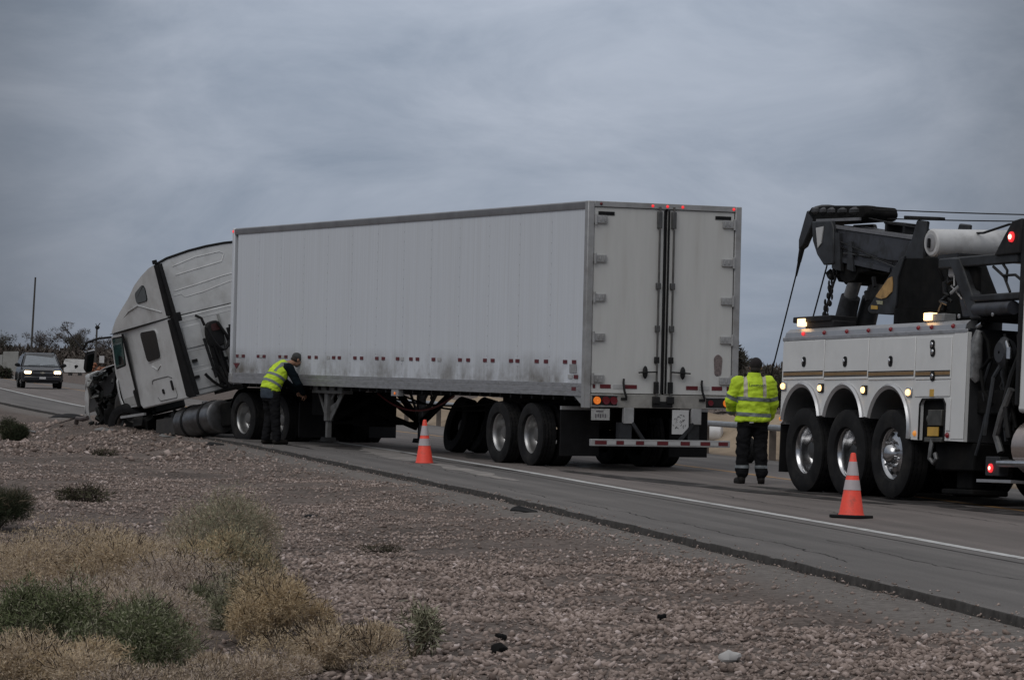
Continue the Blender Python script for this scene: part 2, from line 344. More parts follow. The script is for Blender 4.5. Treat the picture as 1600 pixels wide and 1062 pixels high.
def ground_mat():
    m = bpy.data.materials.new('ground_soil'); m.use_nodes = True; t = m.node_tree; N = t.nodes; L = t.links; b = N['Principled BSDF']; b.inputs['Roughness'].default_value = .95; b.inputs['Specular IOR Level'].default_value = .15
    g = N.new('ShaderNodeNewGeometry'); at = N.new('ShaderNodeAttribute'); at.attribute_name = 'offset'
    vo = N.new('ShaderNodeTexVoronoi'); vo.inputs['Scale'].default_value = 26; L.new(g.outputs['Position'], vo.inputs['Vector'])
    r = N.new('ShaderNodeValToRGB'); L.new(vo.outputs['Color'], r.inputs[0])
    r.color_ramp.elements[0].color = (.078, .063, .055, 1); r.color_ramp.elements[1].color = (.205, .168, .149, 1)
    big = N.new('ShaderNodeTexNoise'); big.inputs['Scale'].default_value = .55; big.inputs['Detail'].default_value = 7; big.inputs['Roughness'].default_value = .62; L.new(g.outputs['Position'], big.inputs['Vector'])
    br = N.new('ShaderNodeMapRange'); br.inputs[1].default_value = .3; br.inputs[2].default_value = .7; br.inputs[3].default_value = .66; br.inputs[4].default_value = 1.2; L.new(big.outputs['Fac'], br.inputs[0])
    h = N.new('ShaderNodeHueSaturation'); L.new(r.outputs[0], h.inputs['Color']); L.new(br.outputs[0], h.inputs['Value'])
    # finer, greyer dirt in the strip beside the pavement
    fine = N.new('ShaderNodeTexNoise'); fine.inputs['Scale'].default_value = 14; fine.inputs['Detail'].default_value = 8; L.new(g.outputs['Position'], fine.inputs['Vector'])
    fr = N.new('ShaderNodeValToRGB'); fr.color_ramp.elements[0].position = .3; fr.color_ramp.elements[1].position = .7
    fr.color_ramp.elements[0].color = (.125, .111, .101, 1); fr.color_ramp.elements[1].color = (.205, .186, .172, 1); L.new(fine.outputs['Fac'], fr.inputs[0])
    ad = N.new('ShaderNodeMath'); ad.operation = 'MULTIPLY_ADD'; L.new(big.outputs['Fac'], ad.inputs[0]); ad.inputs[1].default_value = 1.3; L.new(at.outputs['Fac'], ad.inputs[2])
    mk = N.new('ShaderNodeMapRange'); mk.inputs[1].default_value = 1.15; mk.inputs[2].default_value = 1.6; mk.inputs[3].default_value = 1; mk.inputs[4].default_value = 0; L.new(ad.outputs[0], mk.inputs[0])
    mx_ = N.new('ShaderNodeMix'); mx_.data_type = 'RGBA'; L.new(mk.outputs[0], mx_.inputs[0]); L.new(h.outputs[0], mx_.inputs[6]); L.new(fr.outputs[0], mx_.inputs[7])
    a3 = N.new('ShaderNodeAttribute'); a3.attribute_name = 'sand'; m4 = N.new('ShaderNodeMix'); m4.data_type = 'RGBA'
    s4 = N.new('ShaderNodeValToRGB'); s4.color_ramp.elements[0].position = .3; s4.color_ramp.elements[1].position = .7; s4.color_ramp.elements[0].color = (.22, .17, .12, 1); s4.color_ramp.elements[1].color = (.38, .30, .22, 1); L.new(big.outputs['Fac'], s4.inputs[0])
    L.new(a3.outputs['Fac'], m4.inputs[0]); L.new(mx_.outputs[2], m4.inputs[6]); L.new(s4.outputs[0], m4.inputs[7]); L.new(m4.outputs[2], b.inputs['Base Color'])
    bp = N.new('ShaderNodeBump'); bp.inputs['Strength'].default_value = .9; bp.inputs['Distance'].default_value = .03
    ds = N.new('ShaderNodeTexNoise'); ds.inputs['Scale'].default_value = 22; ds.inputs['Detail'].default_value = 5; L.new(g.outputs['Position'], ds.inputs['Vector'])
    L.new(ds.outputs['Fac'], bp.inputs['Height']); L.new(bp.outputs[0], b.inputs['Normal'])
    return m
GROUND = ground_mat()
YS = np.unique(np.concatenate([np.arange(-30, 12, 3.0), np.arange(12, 30, .10), np.arange(30, 60, .16), np.arange(60, 100, .25), np.arange(100, 200, 2.5), np.geomspace(200, 9000, 60)]))
SS = np.unique(np.concatenate([-np.geomspace(11, 6000, 40), np.arange(-11, -6, 1.0), np.arange(-6, 0, 1.0), np.arange(0, 2, .10), np.arange(2, 12, .14), np.arange(12, 20, .8), np.geomspace(20, 6000, 45)]))
# far-side offsets are measured from the white line so that the bank keeps a clean foot
SS = np.unique(np.concatenate([SS, -np.arange(8.3, 12.5, .2)]))
YY, OO = np.meshgrid(YS, SS, indexing='ij'); XX = ex(YY)-OO
ground = tag(grid_mesh('ground', XX[:, ::-1], YY[:, ::-1], gz(XX, YY)[:, ::-1], GROUND, attr=('offset', np.where(OO > 0, OO, 5)[:, ::-1])), kind='structure')
_f = XX-wx(YY)-FAR_EDGE-.5; _s = np.clip(_f/.2, 0, 1)*np.clip((2.6-_f)/.6, 0, 1)*np.clip((125-YY)/20, 0, 1)*np.clip((YY-38)/8, 0, 1)
_a = ground.data.attributes.new('sand', 'FLOAT', 'POINT'); _a.data.foreach_set('value', _s[:, ::-1].reshape(-1).astype(np.float32))

def road_mat():
    m = bpy.data.materials.new('asphalt'); m.use_nodes = True; t = m.node_tree; N = t.nodes; L = t.links; b = N['Principled BSDF']; b.inputs['Roughness'].default_value = .82; b.inputs['Specular IOR Level'].default_value = .35
    g = N.new('ShaderNodeNewGeometry'); at = N.new('ShaderNodeAttribute'); at.attribute_name = 'across'
    at2 = N.new('ShaderNodeAttribute'); at2.attribute_name = 'along'
    cb = N.new('ShaderNodeCombineXYZ'); L.new(at.outputs['Fac'], cb.inputs[0]); L.new(at2.outputs['Fac'], cb.inputs[1])
    # long streaks along the lane
    mp_ = N.new('ShaderNodeMapping'); mp_.inputs['Scale'].default_value = (2.2, .05, 1); L.new(cb.outputs[0], mp_.inputs[0])
    st = N.new('ShaderNodeTexNoise'); st.inputs['Scale'].default_value = 1.4; st.inputs['Detail'].default_value = 6; L.new(mp_.outputs[0], st.inputs['Vector'])
    fn = N.new('ShaderNodeTexNoise'); fn.inputs['Scale'].default_value = 70; fn.inputs['Detail'].default_value = 4; L.new(g.outputs['Position'], fn.inputs['Vector'])
    pt = N.new('ShaderNodeTexNoise'); pt.inputs['Scale'].default_value = .5; pt.inputs['Detail'].default_value = 6; L.new(g.outputs['Position'], pt.inputs['Vector'])
    r = N.new('ShaderNodeValToRGB'); L.new(at.outputs['Fac'], r.inputs[0])   # 0 = near pavement edge ... 1 = far edge (8.8 m)
    E_ = r.color_ramp.elements; E_[0].position = 0; E_[0].color = (.132, .121, .114, 1); E_[1].position = 1; E_[1].color = (.15, .14, .132, 1)
    x = E_.new(.26); x.color = (.124, .115, .109, 1); x = E_.new(.285); x.color = (.155, .134, .124, 1); x = E_.new(.60); x.color = (.142, .124, .115, 1)
    mp2 = N.new('ShaderNodeMath'); mp2.operation = 'DIVIDE'; mp2.inputs[1].default_value = 8.8; L.new(at.outputs['Fac'], mp2.inputs[0]); L.new(mp2.outputs[0], r.inputs[0])
    v1 = N.new('ShaderNodeMapRange'); v1.inputs[1].default_value = .3; v1.inputs[2].default_value = .7; v1.inputs[3].default_value = .74; v1.inputs[4].default_value = 1.2; L.new(st.outputs['Fac'], v1.inputs[0])
    v2 = N.new('ShaderNodeMapRange'); v2.inputs[1].default_value = .3; v2.inputs[2].default_value = .7; v2.inputs[3].default_value = .72; v2.inputs[4].default_value = 1.28; L.new(fn.outputs['Fac'], v2.inputs[0])
    v3 = N.new('ShaderNodeMapRange'); v3.inputs[1].default_value = .3; v3.inputs[2].default_value = .7; v3.inputs[3].default_value = .88; v3.inputs[4].default_value = 1.12; L.new(pt.outputs['Fac'], v3.inputs[0])
    a = N.new('ShaderNodeMath'); a.operation = 'MULTIPLY'; L.new(v1.outputs[0], a.inputs[0]); L.new(v2.outputs[0], a.inputs[1])
    a2 = N.new('ShaderNodeMath'); a2.operation = 'MULTIPLY'; L.new(a.outputs[0], a2.inputs[0]); L.new(v3.outputs[0], a2.inputs[1])
    h = N.new('ShaderNodeHueSaturation'); L.new(r.outputs[0], h.inputs['Color']); L.new(a2.outputs[0], h.inputs['Value']); L.new(h.outputs[0], b.inputs['Base Color'])
    bp = N.new('ShaderNodeBump'); bp.inputs['Strength'].default_value = .5; bp.inputs['Distance'].default_value = .006; L.new(fn.outputs['Fac'], bp.inputs['Height']); L.new(bp.outputs[0], b.inputs['Normal'])
    return m
ASPHALT = road_mat()
RY = np.unique(np.concatenate([np.arange(-35, 15, 2.0), np.arange(15, 95, .2), np.arange(95, 200, 1.0), np.geomspace(200, 4000, 50)]))
ac = np.array([0, 0, .015, .035, .3, 1.0, 1.8, 2.4, 3.2, 4.2, 5.2, 6.2, 7.2, 8.2, 9.0, 9.0])
rag = .05*fbm(RY*.8, RY*0+.5, 3, 9)+.015*fbm(RY*2.4, RY*0+2.5, 2, 4)
RYY, AA = np.meshgrid(RY, ac, indexing='ij')
left = ex(RY)+rag; right = wx(RY)+FAR_EDGE
RX = left[:, None]+(right-left)[:, None]*(AA/9.0)
RZv = np.zeros_like(RX); RZv[:, 0] = -.14; RZv[:, 1] = -.006; RZv[:, -1] = -.14
RX[:, 0] -= .012
RZv += zr(RYY)
road = grid_mesh('road', RX, RYY, RZv, ASPHALT, smooth=False, attr=('across', AA*8.8/9.0))
a = road.data.attributes.new('along', 'FLOAT', 'POINT'); a.data.foreach_set('value', RYY.reshape(-1).astype(np.float32))
LIP = mat('pavement_edge', (.055, .051, .048), .95, var=.35, scale=9, bump=.012, bscale=45, spec=.08); road.data.materials.append(LIP)
_mi = np.zeros((len(RY)-1, len(ac)-1), np.int32); _mi[:, 0] = 1; _mi[:, 1] = np.where(fbm(RY[:-1]*2.2, RY[:-1]*0, 3, 44) > -.25, 1, 0); road.data.polygons.foreach_set('material_index', _mi.ravel())
tag(road, kind='structure')
def strip(name, ys, xa, xb, z, m, parent):
    X = np.stack([xa, xb], 1); Y = np.stack([ys, ys], 1)
    o = grid_mesh(name, X, Y, z+zr(Y), m, smooth=False); o.parent = parent; return o
LINEW = mat('road_paint_white', (.52, .52, .51), .7, var=.12, scale=5, dirt=(.17, .16, .15), damt=.75, dscale=3.5, dlo=.5, dhi=.66)
LINEY = mat('road_paint_yellow', (.36, .20, .07), .7, var=.2, scale=5, dirt=(.14, .12, .11), damt=.8, dscale=2, dlo=.45, dhi=.65)
DUST = mat('road_dust', (.27, .245, .225), .9, var=.12, scale=4, dirt=(.13, .122, .117), damt=.8, dscale=2.2, dlo=.42, dhi=.62)
ly = np.concatenate([np.arange(10, 100, .5), np.arange(100, 390, 2.0)])
wob = .012*fbm(ly*2, ly*0, 3, 3)
strip('white_line', ly, wx(ly)-.065+wob, wx(ly)+.065+wob, .004, LINEW, road)
strip('yellow_line', ly, wx(ly)+3.60, wx(ly)+3.74, .004, LINEY, road)
# longitudinal seam just outside the white line, and a few sealed cracks
SEAM = mat('seam_tar', (.05, .046, .044), .9, var=.4, scale=6, spec=.1)
strip('pavement_seam', ly, wx(ly)-.31+.03*fbm(ly*.5, ly*0+9, 3, 31), wx(ly)-.275+.03*fbm(ly*.5, ly*0+9, 3, 31), .002, SEAM, road)
for k_, (y0_, y1_, off) in enumerate(((22, 34, -1.1), (30, 47, -1.75), (40, 62, .9), (36, 50, 2.2), (50, 66, -1.2))):
    yc = np.arange(y0_, y1_, .1); c_ = wx(yc)+off+.16*fbm(yc*.9, yc*0, 4, 50+k_)+.05*fbm(yc*4, yc*0, 3, 60+k_); ww = .006+.006*np.clip(fbm(yc*2, yc*0, 2, 70+k_), -.5, 1); strip('pavement_crack', yc, c_-ww, c_+ww, .0022, SEAM, road)
def blotch(name, P, wid, z, m, seed):
    """a long irregular stain lying on the pavement"""
    P = np.array(P); t = np.linspace(0, 1, 60); k = np.linspace(0, 1, len(P)); xs = np.interp(t, k, P[:, 0]); ys = np.interp(t, k, P[:, 1])
    w_ = wid*np.sin(np.pi*np.clip(t, .01, .99))**.45*(1+.7*fbm(t*9, t*0, 3, seed)); c = .10*fbm(t*6, t*0+3, 3, seed)
    o = strip(name, ys, xs-w_/2+c, xs+w_/2+c, z, m, road); return o
blotch('dust_patch', [(-2.55, 65.5), (-2.05, 61.5), (-1.5, 57.6)], .75, .003, DUST, 2)
blotch('dust_patch', [(-1.25, 57), (-.45, 52.5), (.1, 49.5)], .34, .003, DUST, 3)
blotch('dust_patch', [(.35, 38.6), (.75, 36.8)], .0, .003, DUST, 4)
blotch('tyre_mark', [(.75, 54.5), (2.3, 50.0), (3.6, 46.4), (4.7, 43.6)], .55, .0035, TARMARK, 5)
blotch('tyre_mark', [(-1.3, 58.5), (-.2, 54.8), (.75, 51.2)], .10, .0035, TARMARK, 6)
blotch('tyre_mark', [(3.4, 49.5), (5.3, 43.8), (6.2, 40.5)], .7, .0035, TARMARK, 7)
OIL = mat('oil_stain', (.05, .046, .043), .6, var=.3, scale=4, dirt=(.12, .11, .105), damt=.8, dscale=3, dlo=.5, dhi=.62, spec=.3)
for q_, (x_, y_, l_, w_) in enumerate(((-2.9, 64.6, 3.0, .8), (-.2, 59.6, 4, .7), (1.6, 56.0, 2.5, .9), (5.6, 46.3, 4.5, 1.3), (4.4, 49.6, 2.0, .5), (-1.9, 60.8, 2.5, .35))): blotch('oil_stain', [(x_+.12*l_, y_-.5*l_), (x_, y_), (x_-.12*l_, y_+.5*l_)], w_, .0028, OIL, 20+q_)
blotch('tyre_mark', [(-5.1, 68.2), (-4.1, 65.6), (-3.4, 63.0)], .12, .0035, TARMARK, 8)

# ------------------------------------------------------------------ gravel
def rocks_mesh(name, P, R, m, faces20=True):
    """many small angular stones as one mesh"""
    t = (1+5**.5)/2
    if faces20:
        B = np.array([(-1, t, 0), (1, t, 0), (-1, -t, 0), (1, -t, 0), (0, -1, t), (0, 1, t), (0, -1, -t), (0, 1, -t), (t, 0, -1), (t, 0, 1), (-t, 0, -1), (-t, 0, 1)])/1.9
        FB = np.array([(0, 11, 5), (0, 5, 1), (0, 1, 7), (0, 7, 10), (0, 10, 11), (1, 5, 9), (5, 11, 4), (11, 10, 2), (10, 7, 6), (7, 1, 8), (3, 9, 4), (3, 4, 2), (3, 2, 6), (3, 6, 8), (3, 8, 9), (4, 9, 5), (2, 4, 11), (6, 2, 10), (8, 6, 7), (9, 8, 1)])
    else:
        B = np.array([(1, 0, 0), (-1, 0, 0), (0, 1, 0), (0, -1, 0), (0, 0, 1), (0, 0, -1)], float)
        FB = np.array([(0, 2, 4), (2, 1, 4), (1, 3, 4), (3, 0, 4), (2, 0, 5), (1, 2, 5), (3, 1, 5), (0, 3, 5)])
    n = len(P); nb = len(B)
    V = B[None]*(1+rng.uniform(-.36, .36, (n, nb, 3)))*np.stack([rng.uniform(.7, 1.3, n), rng.uniform(.6, 1.05, n), rng.uniform(.4, .85, n)], 1)[:, None]*R[:, None, None]
    a = rng.uniform(0, 2*np.pi, n); ca, sa = np.cos(a)[:, None], np.sin(a)[:, None]; tl = rng.uniform(-.7, .7, n)[:, None]
    x = V[..., 0]*ca-V[..., 1]*sa; y = V[..., 0]*sa+V[..., 1]*ca; z = V[..., 2]+x*tl
    V = np.stack([x, y, z], -1)+P[:, None]; F = FB[None]+(np.arange(n)*nb)[:, None, None]
    V = V.reshape(-1, 3).astype(np.float32); F = F.reshape(-1, 3).astype(np.int32)
    me = bpy.data.meshes.new(name); me.vertices.add(len(V)); me.vertices.foreach_set('co', V.ravel())
    me.loops.add(F.size); me.loops.foreach_set('vertex_index', F.ravel()); me.polygons.add(len(F)); me.polygons.foreach_set('loop_start', np.arange(0, F.size, 3, dtype=np.int32))
    me.update(calc_edges=True); me.materials.append(m); return link(name, me)
STONE = mat('gravel_stone', (.315, .262, .236), .95, var=.16, scale=.9, spec=.1)
def _stones(m):
    t = m.node_tree; N = t.nodes; L = t.links; b = N['Principled BSDF']; g = N.new('ShaderNodeNewGeometry'); r = N.new('ShaderNodeValToRGB'); L.new(g.outputs['Random Per Island'], r.inputs[0]); e = r.color_ramp.elements
    e[0].position = 0; e[0].color = (.40, .37, .36, 1); e[1].position = 1; e[1].color = (1.75, 1.78, 1.85, 1)
    for p, c in ((.12, (.62, .58, .55)), (.5, (.92, .88, .86)), (.8, (1.08, 1.03, 1.0)), (.93, (1.35, 1.32, 1.32))): x = e.new(p); x.color = c+(1,)
    k = N.new('ShaderNodeMix'); k.data_type = 'RGBA'; k.blend_type = 'MULTIPLY'; k.inputs[0].default_value = 1; L.new(b.inputs['Base Color'].links[0].from_socket, k.inputs[6]); L.new(r.outputs[0], k.inputs[7]); L.new(k.outputs[2], b.inputs['Base Color'])
_stones(STONE)
def scatter(n, y0, y1, rmin, rmax, smin=.35, smax=9, power=2.2):
    y = rng.uniform(y0, y1, n*2); s = rng.uniform(smin, smax, n*2); x = ex(y)-s
    vis = (np.abs(x/y) < .152); edge = np.clip((s-.25+.5*fbm(x*.8, y*.8, 3, 21))/1.0, 0, 1); clump = np.clip(.62+1.5*fbm(x*.8, y*.5, 4, 33), .06, 1)
    keep = vis & (rng.uniform(0, 1, n*2) < edge*clump); x, y = x[keep][:n], y[keep][:n]
    r = rmin+(rmax-rmin)*rng.uniform(0, 1, len(x))**power
    return np.stack([x, y, gz(x, y)+r*.30], 1), r
P1, R1 = scatter(56000, 16.5, 30, .006, .030, power=2.6)
P2, R2 = scatter(52000, 29, 50, .008, .028, smax=10, power=2.5)
P3, R3 = scatter(30000, 48, 84, .010, .032, smax=12)
P4, R4 = scatter(1100, 58, 84, .03, .085, smin=.6, smax=6)
ye = rng.uniform(17, 75, 2600); se = rng.normal(.10, .16, 2600); xe = ex(ye)-se; P5 = np.stack([xe, ye, np.where(se < 0, zr(ye)+.004, gz(xe, ye)+.004)], 1); R5 = .004+.016*rng.uniform(0, 1, 2600)**3
g1 = rocks_mesh('gravel', np.concatenate([P1]), R1, STONE, True)
g2 = rocks_mesh('gravel', np.concatenate([P2, P3, P4, P5]), np.concatenate([R2, R3, R4, R5]), STONE, False)
for g_ in (g1, g2): tag(g_, kind='stuff')
# ------------------------------------------------------------------ tyres and wheels (outer face towards +y, axle at the origin)
def tyre_mesh(R, W, rr):
    b = MB(); h = W/2
    prof = [(h*.55, rr), (h*.9, rr+.02), (h, rr+(R-rr)*.45), (h*.97, R-.06), (h*.84, R-.012), (h*.80, R)]
    for g_ in (.5, .12, -.26):
        prof += [(h*(g_+.07), R), (h*(g_+.05), R-.014), (h*(g_-.05), R-.014), (h*(g_-.07), R)]
    prof += [(-h*.80, R), (-h*.84, R-.012), (-h*.97, R-.06), (-h, rr+(R-rr)*.45), (-h*.9, rr+.02), (-h*.55, rr)]
    b.lathe(prof, (0, 0, 0), (0, 1, 0), 44)
    for k in range(44):                                         # shoulder lugs
        a = 2*math.pi*k/44
        M = Matrix.Rotation(a, 4, 'Y')
        for q_ in (.3, -.07): b.box(-.018, .018, h*q_-.03, h*q_+.03, R-.014, R-.001, M)
    me = b.mesh('tyre', 35); me.materials.append(RUBBER); return me
def rim_dual_mesh(r, W, m):
    b = MB(); h = W/2
    b.lathe([(h*.50, r*.99), (h*.62, r+.012), (h*.56, r*.99), (h*.3, r*.93), (0, r*.90), (-h*.55, r*.88), (-h*.75, r*.80), (-h*.78, r*.42), (-h*.70, r*.36)], (0, 0, 0), (0, 1, 0), 40)
    me = b.mesh('rim', 40); me.materials.append(m); return me
def hub_dual_mesh(r, W, m):
    b = MB(); h = W/2
    b.lathe([(-h*.8, r*.62), (-h*.72, r*.6), (-h*.70, r*.42), (-h*.05, r*.38), (h*.1, r*.33), (h*.16, r*.2), (h*.16, .004)], (0, 0, 0), (0, 1, 0), 24)
    for k in range(10):
        a = 2*math.pi*k/10; p = Vector((math.cos(a)*r*.52, 0, math.sin(a)*r*.52))
        b.cyl(p+Vector((0, -h*.75, 0)), p+Vector((0, -h*.38, 0)), .018, .014, 6)
    me = b.mesh('hub', 40); me.materials.append(m); return me
def rim_steer_mesh(r, W, m):
    b = MB(); h = W/2
    b.lathe([(h*.50, r*.99), (h*.66, r+.012), (h*.60, r*.97), (h*.42, r*.90), (h*.40, r*.78), (h*.62, r*.62), (h*.70, r*.46), (h*.66, r*.2)], (0, 0, 0), (0, 1, 0), 40)
    me = b.mesh('rim', 40); me.materials.append(m); return me
def hub_steer_mesh(r, W, m):
    b = MB(); h = W/2
    b.lathe([(h*.6, r*.44), (h*.95, r*.40), (h*1.25, r*.30), (h*1.36, r*.14), (h*1.37, .004)], (0, 0, 0), (0, 1, 0), 24)
    for k in range(10):
        a = 2*math.pi*k/10; p = Vector((math.cos(a)*r*.55, 0, math.sin(a)*r*.55))
        b.cyl(p+Vector((0, h*.6, 0)), p+Vector((0, h*1.02, 0)), .020, .016, 6)
    me = b.mesh('hub', 40); me.materials.append(m); return me
HOLE = mat('wheel_hand_hole', (.006, .006, .006), .9)
def holes_mesh(r, W):
    b = MB(); h = W/2
    for k in range(10):
        a = 2*math.pi*(k+.5)/10; p = Vector((math.cos(a)*r*.79, 0, math.sin(a)*r*.79)); b.cyl(p+Vector((0, h*.36, 0)), p+Vector((0, h*.47, 0)), .030, .030, 10)
    me = b.mesh('hand_hole', 40); me.materials.append(HOLE); return me
def wheel(parent, tm, rm, hm, pos, flip=False, extra=None, spin=0):
    M = T(pos) @ (RZ(180) if flip else Matrix()) @ Matrix.Rotation(rad(spin), 4, 'Y')
    t = link('tyre', tm, parent, M)
    if rm: link('rim', rm, t)
    if hm: link('hub', hm, t)
    if extra: link('hand_hole', extra, t)
    return t
TY_T = tyre_mesh(.49, .285, .30); TY_W = tyre_mesh(.555, .30, .315)
RIM_T = rim_dual_mesh(.30, .285, RIM); HUB_T = hub_dual_mesh(.30, .285, mat('dull_hub', (.16, .155, .15), .5, .5, var=.3)); RIM_W = rim_dual_mesh(.315, .30, CHROME); HUB_W = hub_dual_mesh(.315, .30, mat('wrecker_hub', (.10, .10, .10), .4, .7, var=.4))
RIM_S = rim_steer_mesh(.315, .30, CHROME); HUB_S = hub_steer_mesh(.315, .30, CHROME); HOLES = holes_mesh(.315, .30)

# ------------------------------------------------------------------ semi trailer (x forward from the doors, y left, z up)
TL_, TW, TH = 16.15, 2.59, 4.11
TRM = frame((1.12, 54.567, 0), 23.843)
tr = thing('semi_trailer', 'long white box trailer standing skewed across the highway, rear doors closed', 'trailer', TRM)
# roof, far wall, front wall, floor
MB().box(.1, TL_-.05, -TW+.06, -.06, 4.05, 4.085).build('roof_panel', ALU, tr)
MB().box(TL_-.05, TL_, -TW+.07, -.07, 1.12, 4.06).build('front_wall', WHITE_TR, tr)
MB().box(.06, TL_-.06, -TW+.07, -.07, 1.20, 1.24).build('floor', DARK, tr)
pan = MB().prism([(.001, 0), (1.2115, 0), (1.2115, .012), (.030, .012), (.026, .0145), (.001, .0145)], 2, 1.345, 4.0).mesh('side_panel', 30); pan.materials.append(WHITE_TR)
for k in range(13):                                             # near wall seams; the last panel meets the front corner
    link('side_panel', pan, tr, T((.115+k*1.2125, -.022, 0)))
for k in range(13):
    link('side_panel', pan, tr, T((.115+(k+1)*1.2125, -TW+.022, 0)) @ RZ(180))
for yy, s_ in ((0, 1), (-TW, -1)):
    b = MB(); y0 = yy
    b.prism([(y0-.055*s_, 1.15), (y0+.012*s_, 1.15), (y0+.012*s_, 1.20), (y0+.004*s_, 1.206), (y0+.010*s_, 1.212), (y0+.010*s_, 1.272), (y0+.003*s_, 1.278), (y0+.008*s_, 1.284), (y0+.008*s_, 1.345), (y0-.055*s_, 1.345)], 0, .09, TL_-.02)
    b.build('bottom_rail', ALU, tr, 20)
    b = MB(); b.prism([(y0-.06*s_, 3.99), (y0+.006*s_, 3.99), (y0+.012*s_, 4.02), (y0+.012*s_, 4.09), (y0-.015*s_, 4.11), (y0-.06*s_, 4.11)], 0, .10, TL_+.0)
    b.build('top_rail', mat('top_rail_alu', (.27, .27, .28), .5, .6, var=.15, scale=3), tr, 20)
    MB().box(TL_-.12, TL_+.012, min(y0+.015*s_, y0-.08*s_), max(y0+.015*s_, y0-.08*s_), 1.14, 4.115).build('corner_post', WHITE_TR, tr, bevel=.02)
MB().box(TL_-.14, TL_+.01, -.02, .028, 1.16, 1.335).build('front_corner_casting', GALV, tr, bevel=.008)
# rivets along the panel seams and rail (one joined part: far too small to pick apart)
b = MB()
for k in range(14):
    x = .13+k*1.2125
    for z in np.arange(1.42, 4.0, .16): b.box(x-.006, x+.006, -.004, -.0015, z-.006, z+.006)
for x in np.arange(.2, 16, .305): b.box(x-.010, x+.010, .008, .014, 1.305, 1.325)
tag(b.build('rivet', GALV, tr, 0), kind='stuff')
# crossmembers under the floor
cm = MB().box(-.03, .03, -TW+.08, -.08, 1.08, 1.20).mesh('crossmember', 0); cm.materials.append(BLACK)
for k in range(38): link('crossmember', cm, tr, T((.5+k*.41, 0, 0)))
# reflective tape on the side
TP = MB().box(-.075, .075, 0, .004, -.028, .028)
tpr = TP.mesh('reflective_tape', 0); tpr.materials.append(REDTAPE); tpw = TP.mesh('reflective_tape', 0); tpw.materials.append(WHTAPE)
for x in (15.76, 15.42, 14.59, 14.26, 13.41, 13.08, 11.86, 11.51, 10.63, 10.35, 9.59, 9.27, 8.55, 8.25, 7.59, 6.99, 6.7, 6.0, 4.87, 4.53, 3.84, 3.53, 2.8, 2.55, 1.81, 1.46, .75, .42):
    link('reflective_tape', tpr, tr, T((x, -.004, 1.665)))
for x in (10.9, 14.43, 13.25, 7.39, 5.75, 15.6): link('reflective_tape', tpw, tr, T((x, -.004, 1.665)))
for x, z, m in ((.34, 1.44, tpr), (.55, 1.44, tpw), (.38, 1.255, tpr)): link('reflective_tape', m, tr, T((x, -.002 if z > 1.3 else .011, z)))
MB().box(.33, .58, -.005, .0, 1.50, 1.63).build('notice_sticker', mat('grey_sticker', (.28, .28, .285), .6, var=.35, scale=60), tr)
MB().prism([(15.62, 1.53), (15.98, 1.53), (15.80, 1.42)], 1, -.006, 0.0).build('warning_triangle', REDTAPE, tr)
# marker lamps
def lampball(name, m, parent, pos, r=.03, nrm=(0, 1, 0), sq=.7):
    n = Vector(nrm); b = MB(); b.lathe([(0, r), (r*.35, r*.95), (r*sq, r*.6), (r*sq*1.15, .002)], pos, n, 12); return b.build(name, m, parent, 50)
lampball('marker_lamp', REDLIT, tr, (TL_-.05, .012, 4.05), .028)
lampball('marker_lamp', AMBLIT, tr, (7.67, .0, 1.075), .024)
MB().box(7.52, 7.85, -.1, -.005, 1.03, 1.145).build('lamp_bracket', GALV, tr)
# rear frame
for ya, yb in ((0.014, -.095), (-TW+.095, -TW-.014)):
    b = MB(); b.box(-.01, .115, yb, ya, .97, 4.11); b.build('rear_post', GALV, tr, bevel=.012)
MB().box(-.012, .11, -TW+.095, -.095, 4.025, 4.11).build('rear_header', GALV, tr, bevel=.006)
MB().box(-.012, .12, -TW+.095, -.095, .985, 1.19).build('rear_sill', mat('worn_sill', (.30, .29, .27), .6, .3, var=.2, dirt=(.13, .12, .105), damt=.7, dscale=4), tr, bevel=.006)
for y in (-.2, -1.07, -1.32, -1.58, -2.46): lampball('marker_lamp', REDLIT if y != -.2 else REDLENS, tr, (-.012, y, 4.068), .023, (-1, 0, 0))
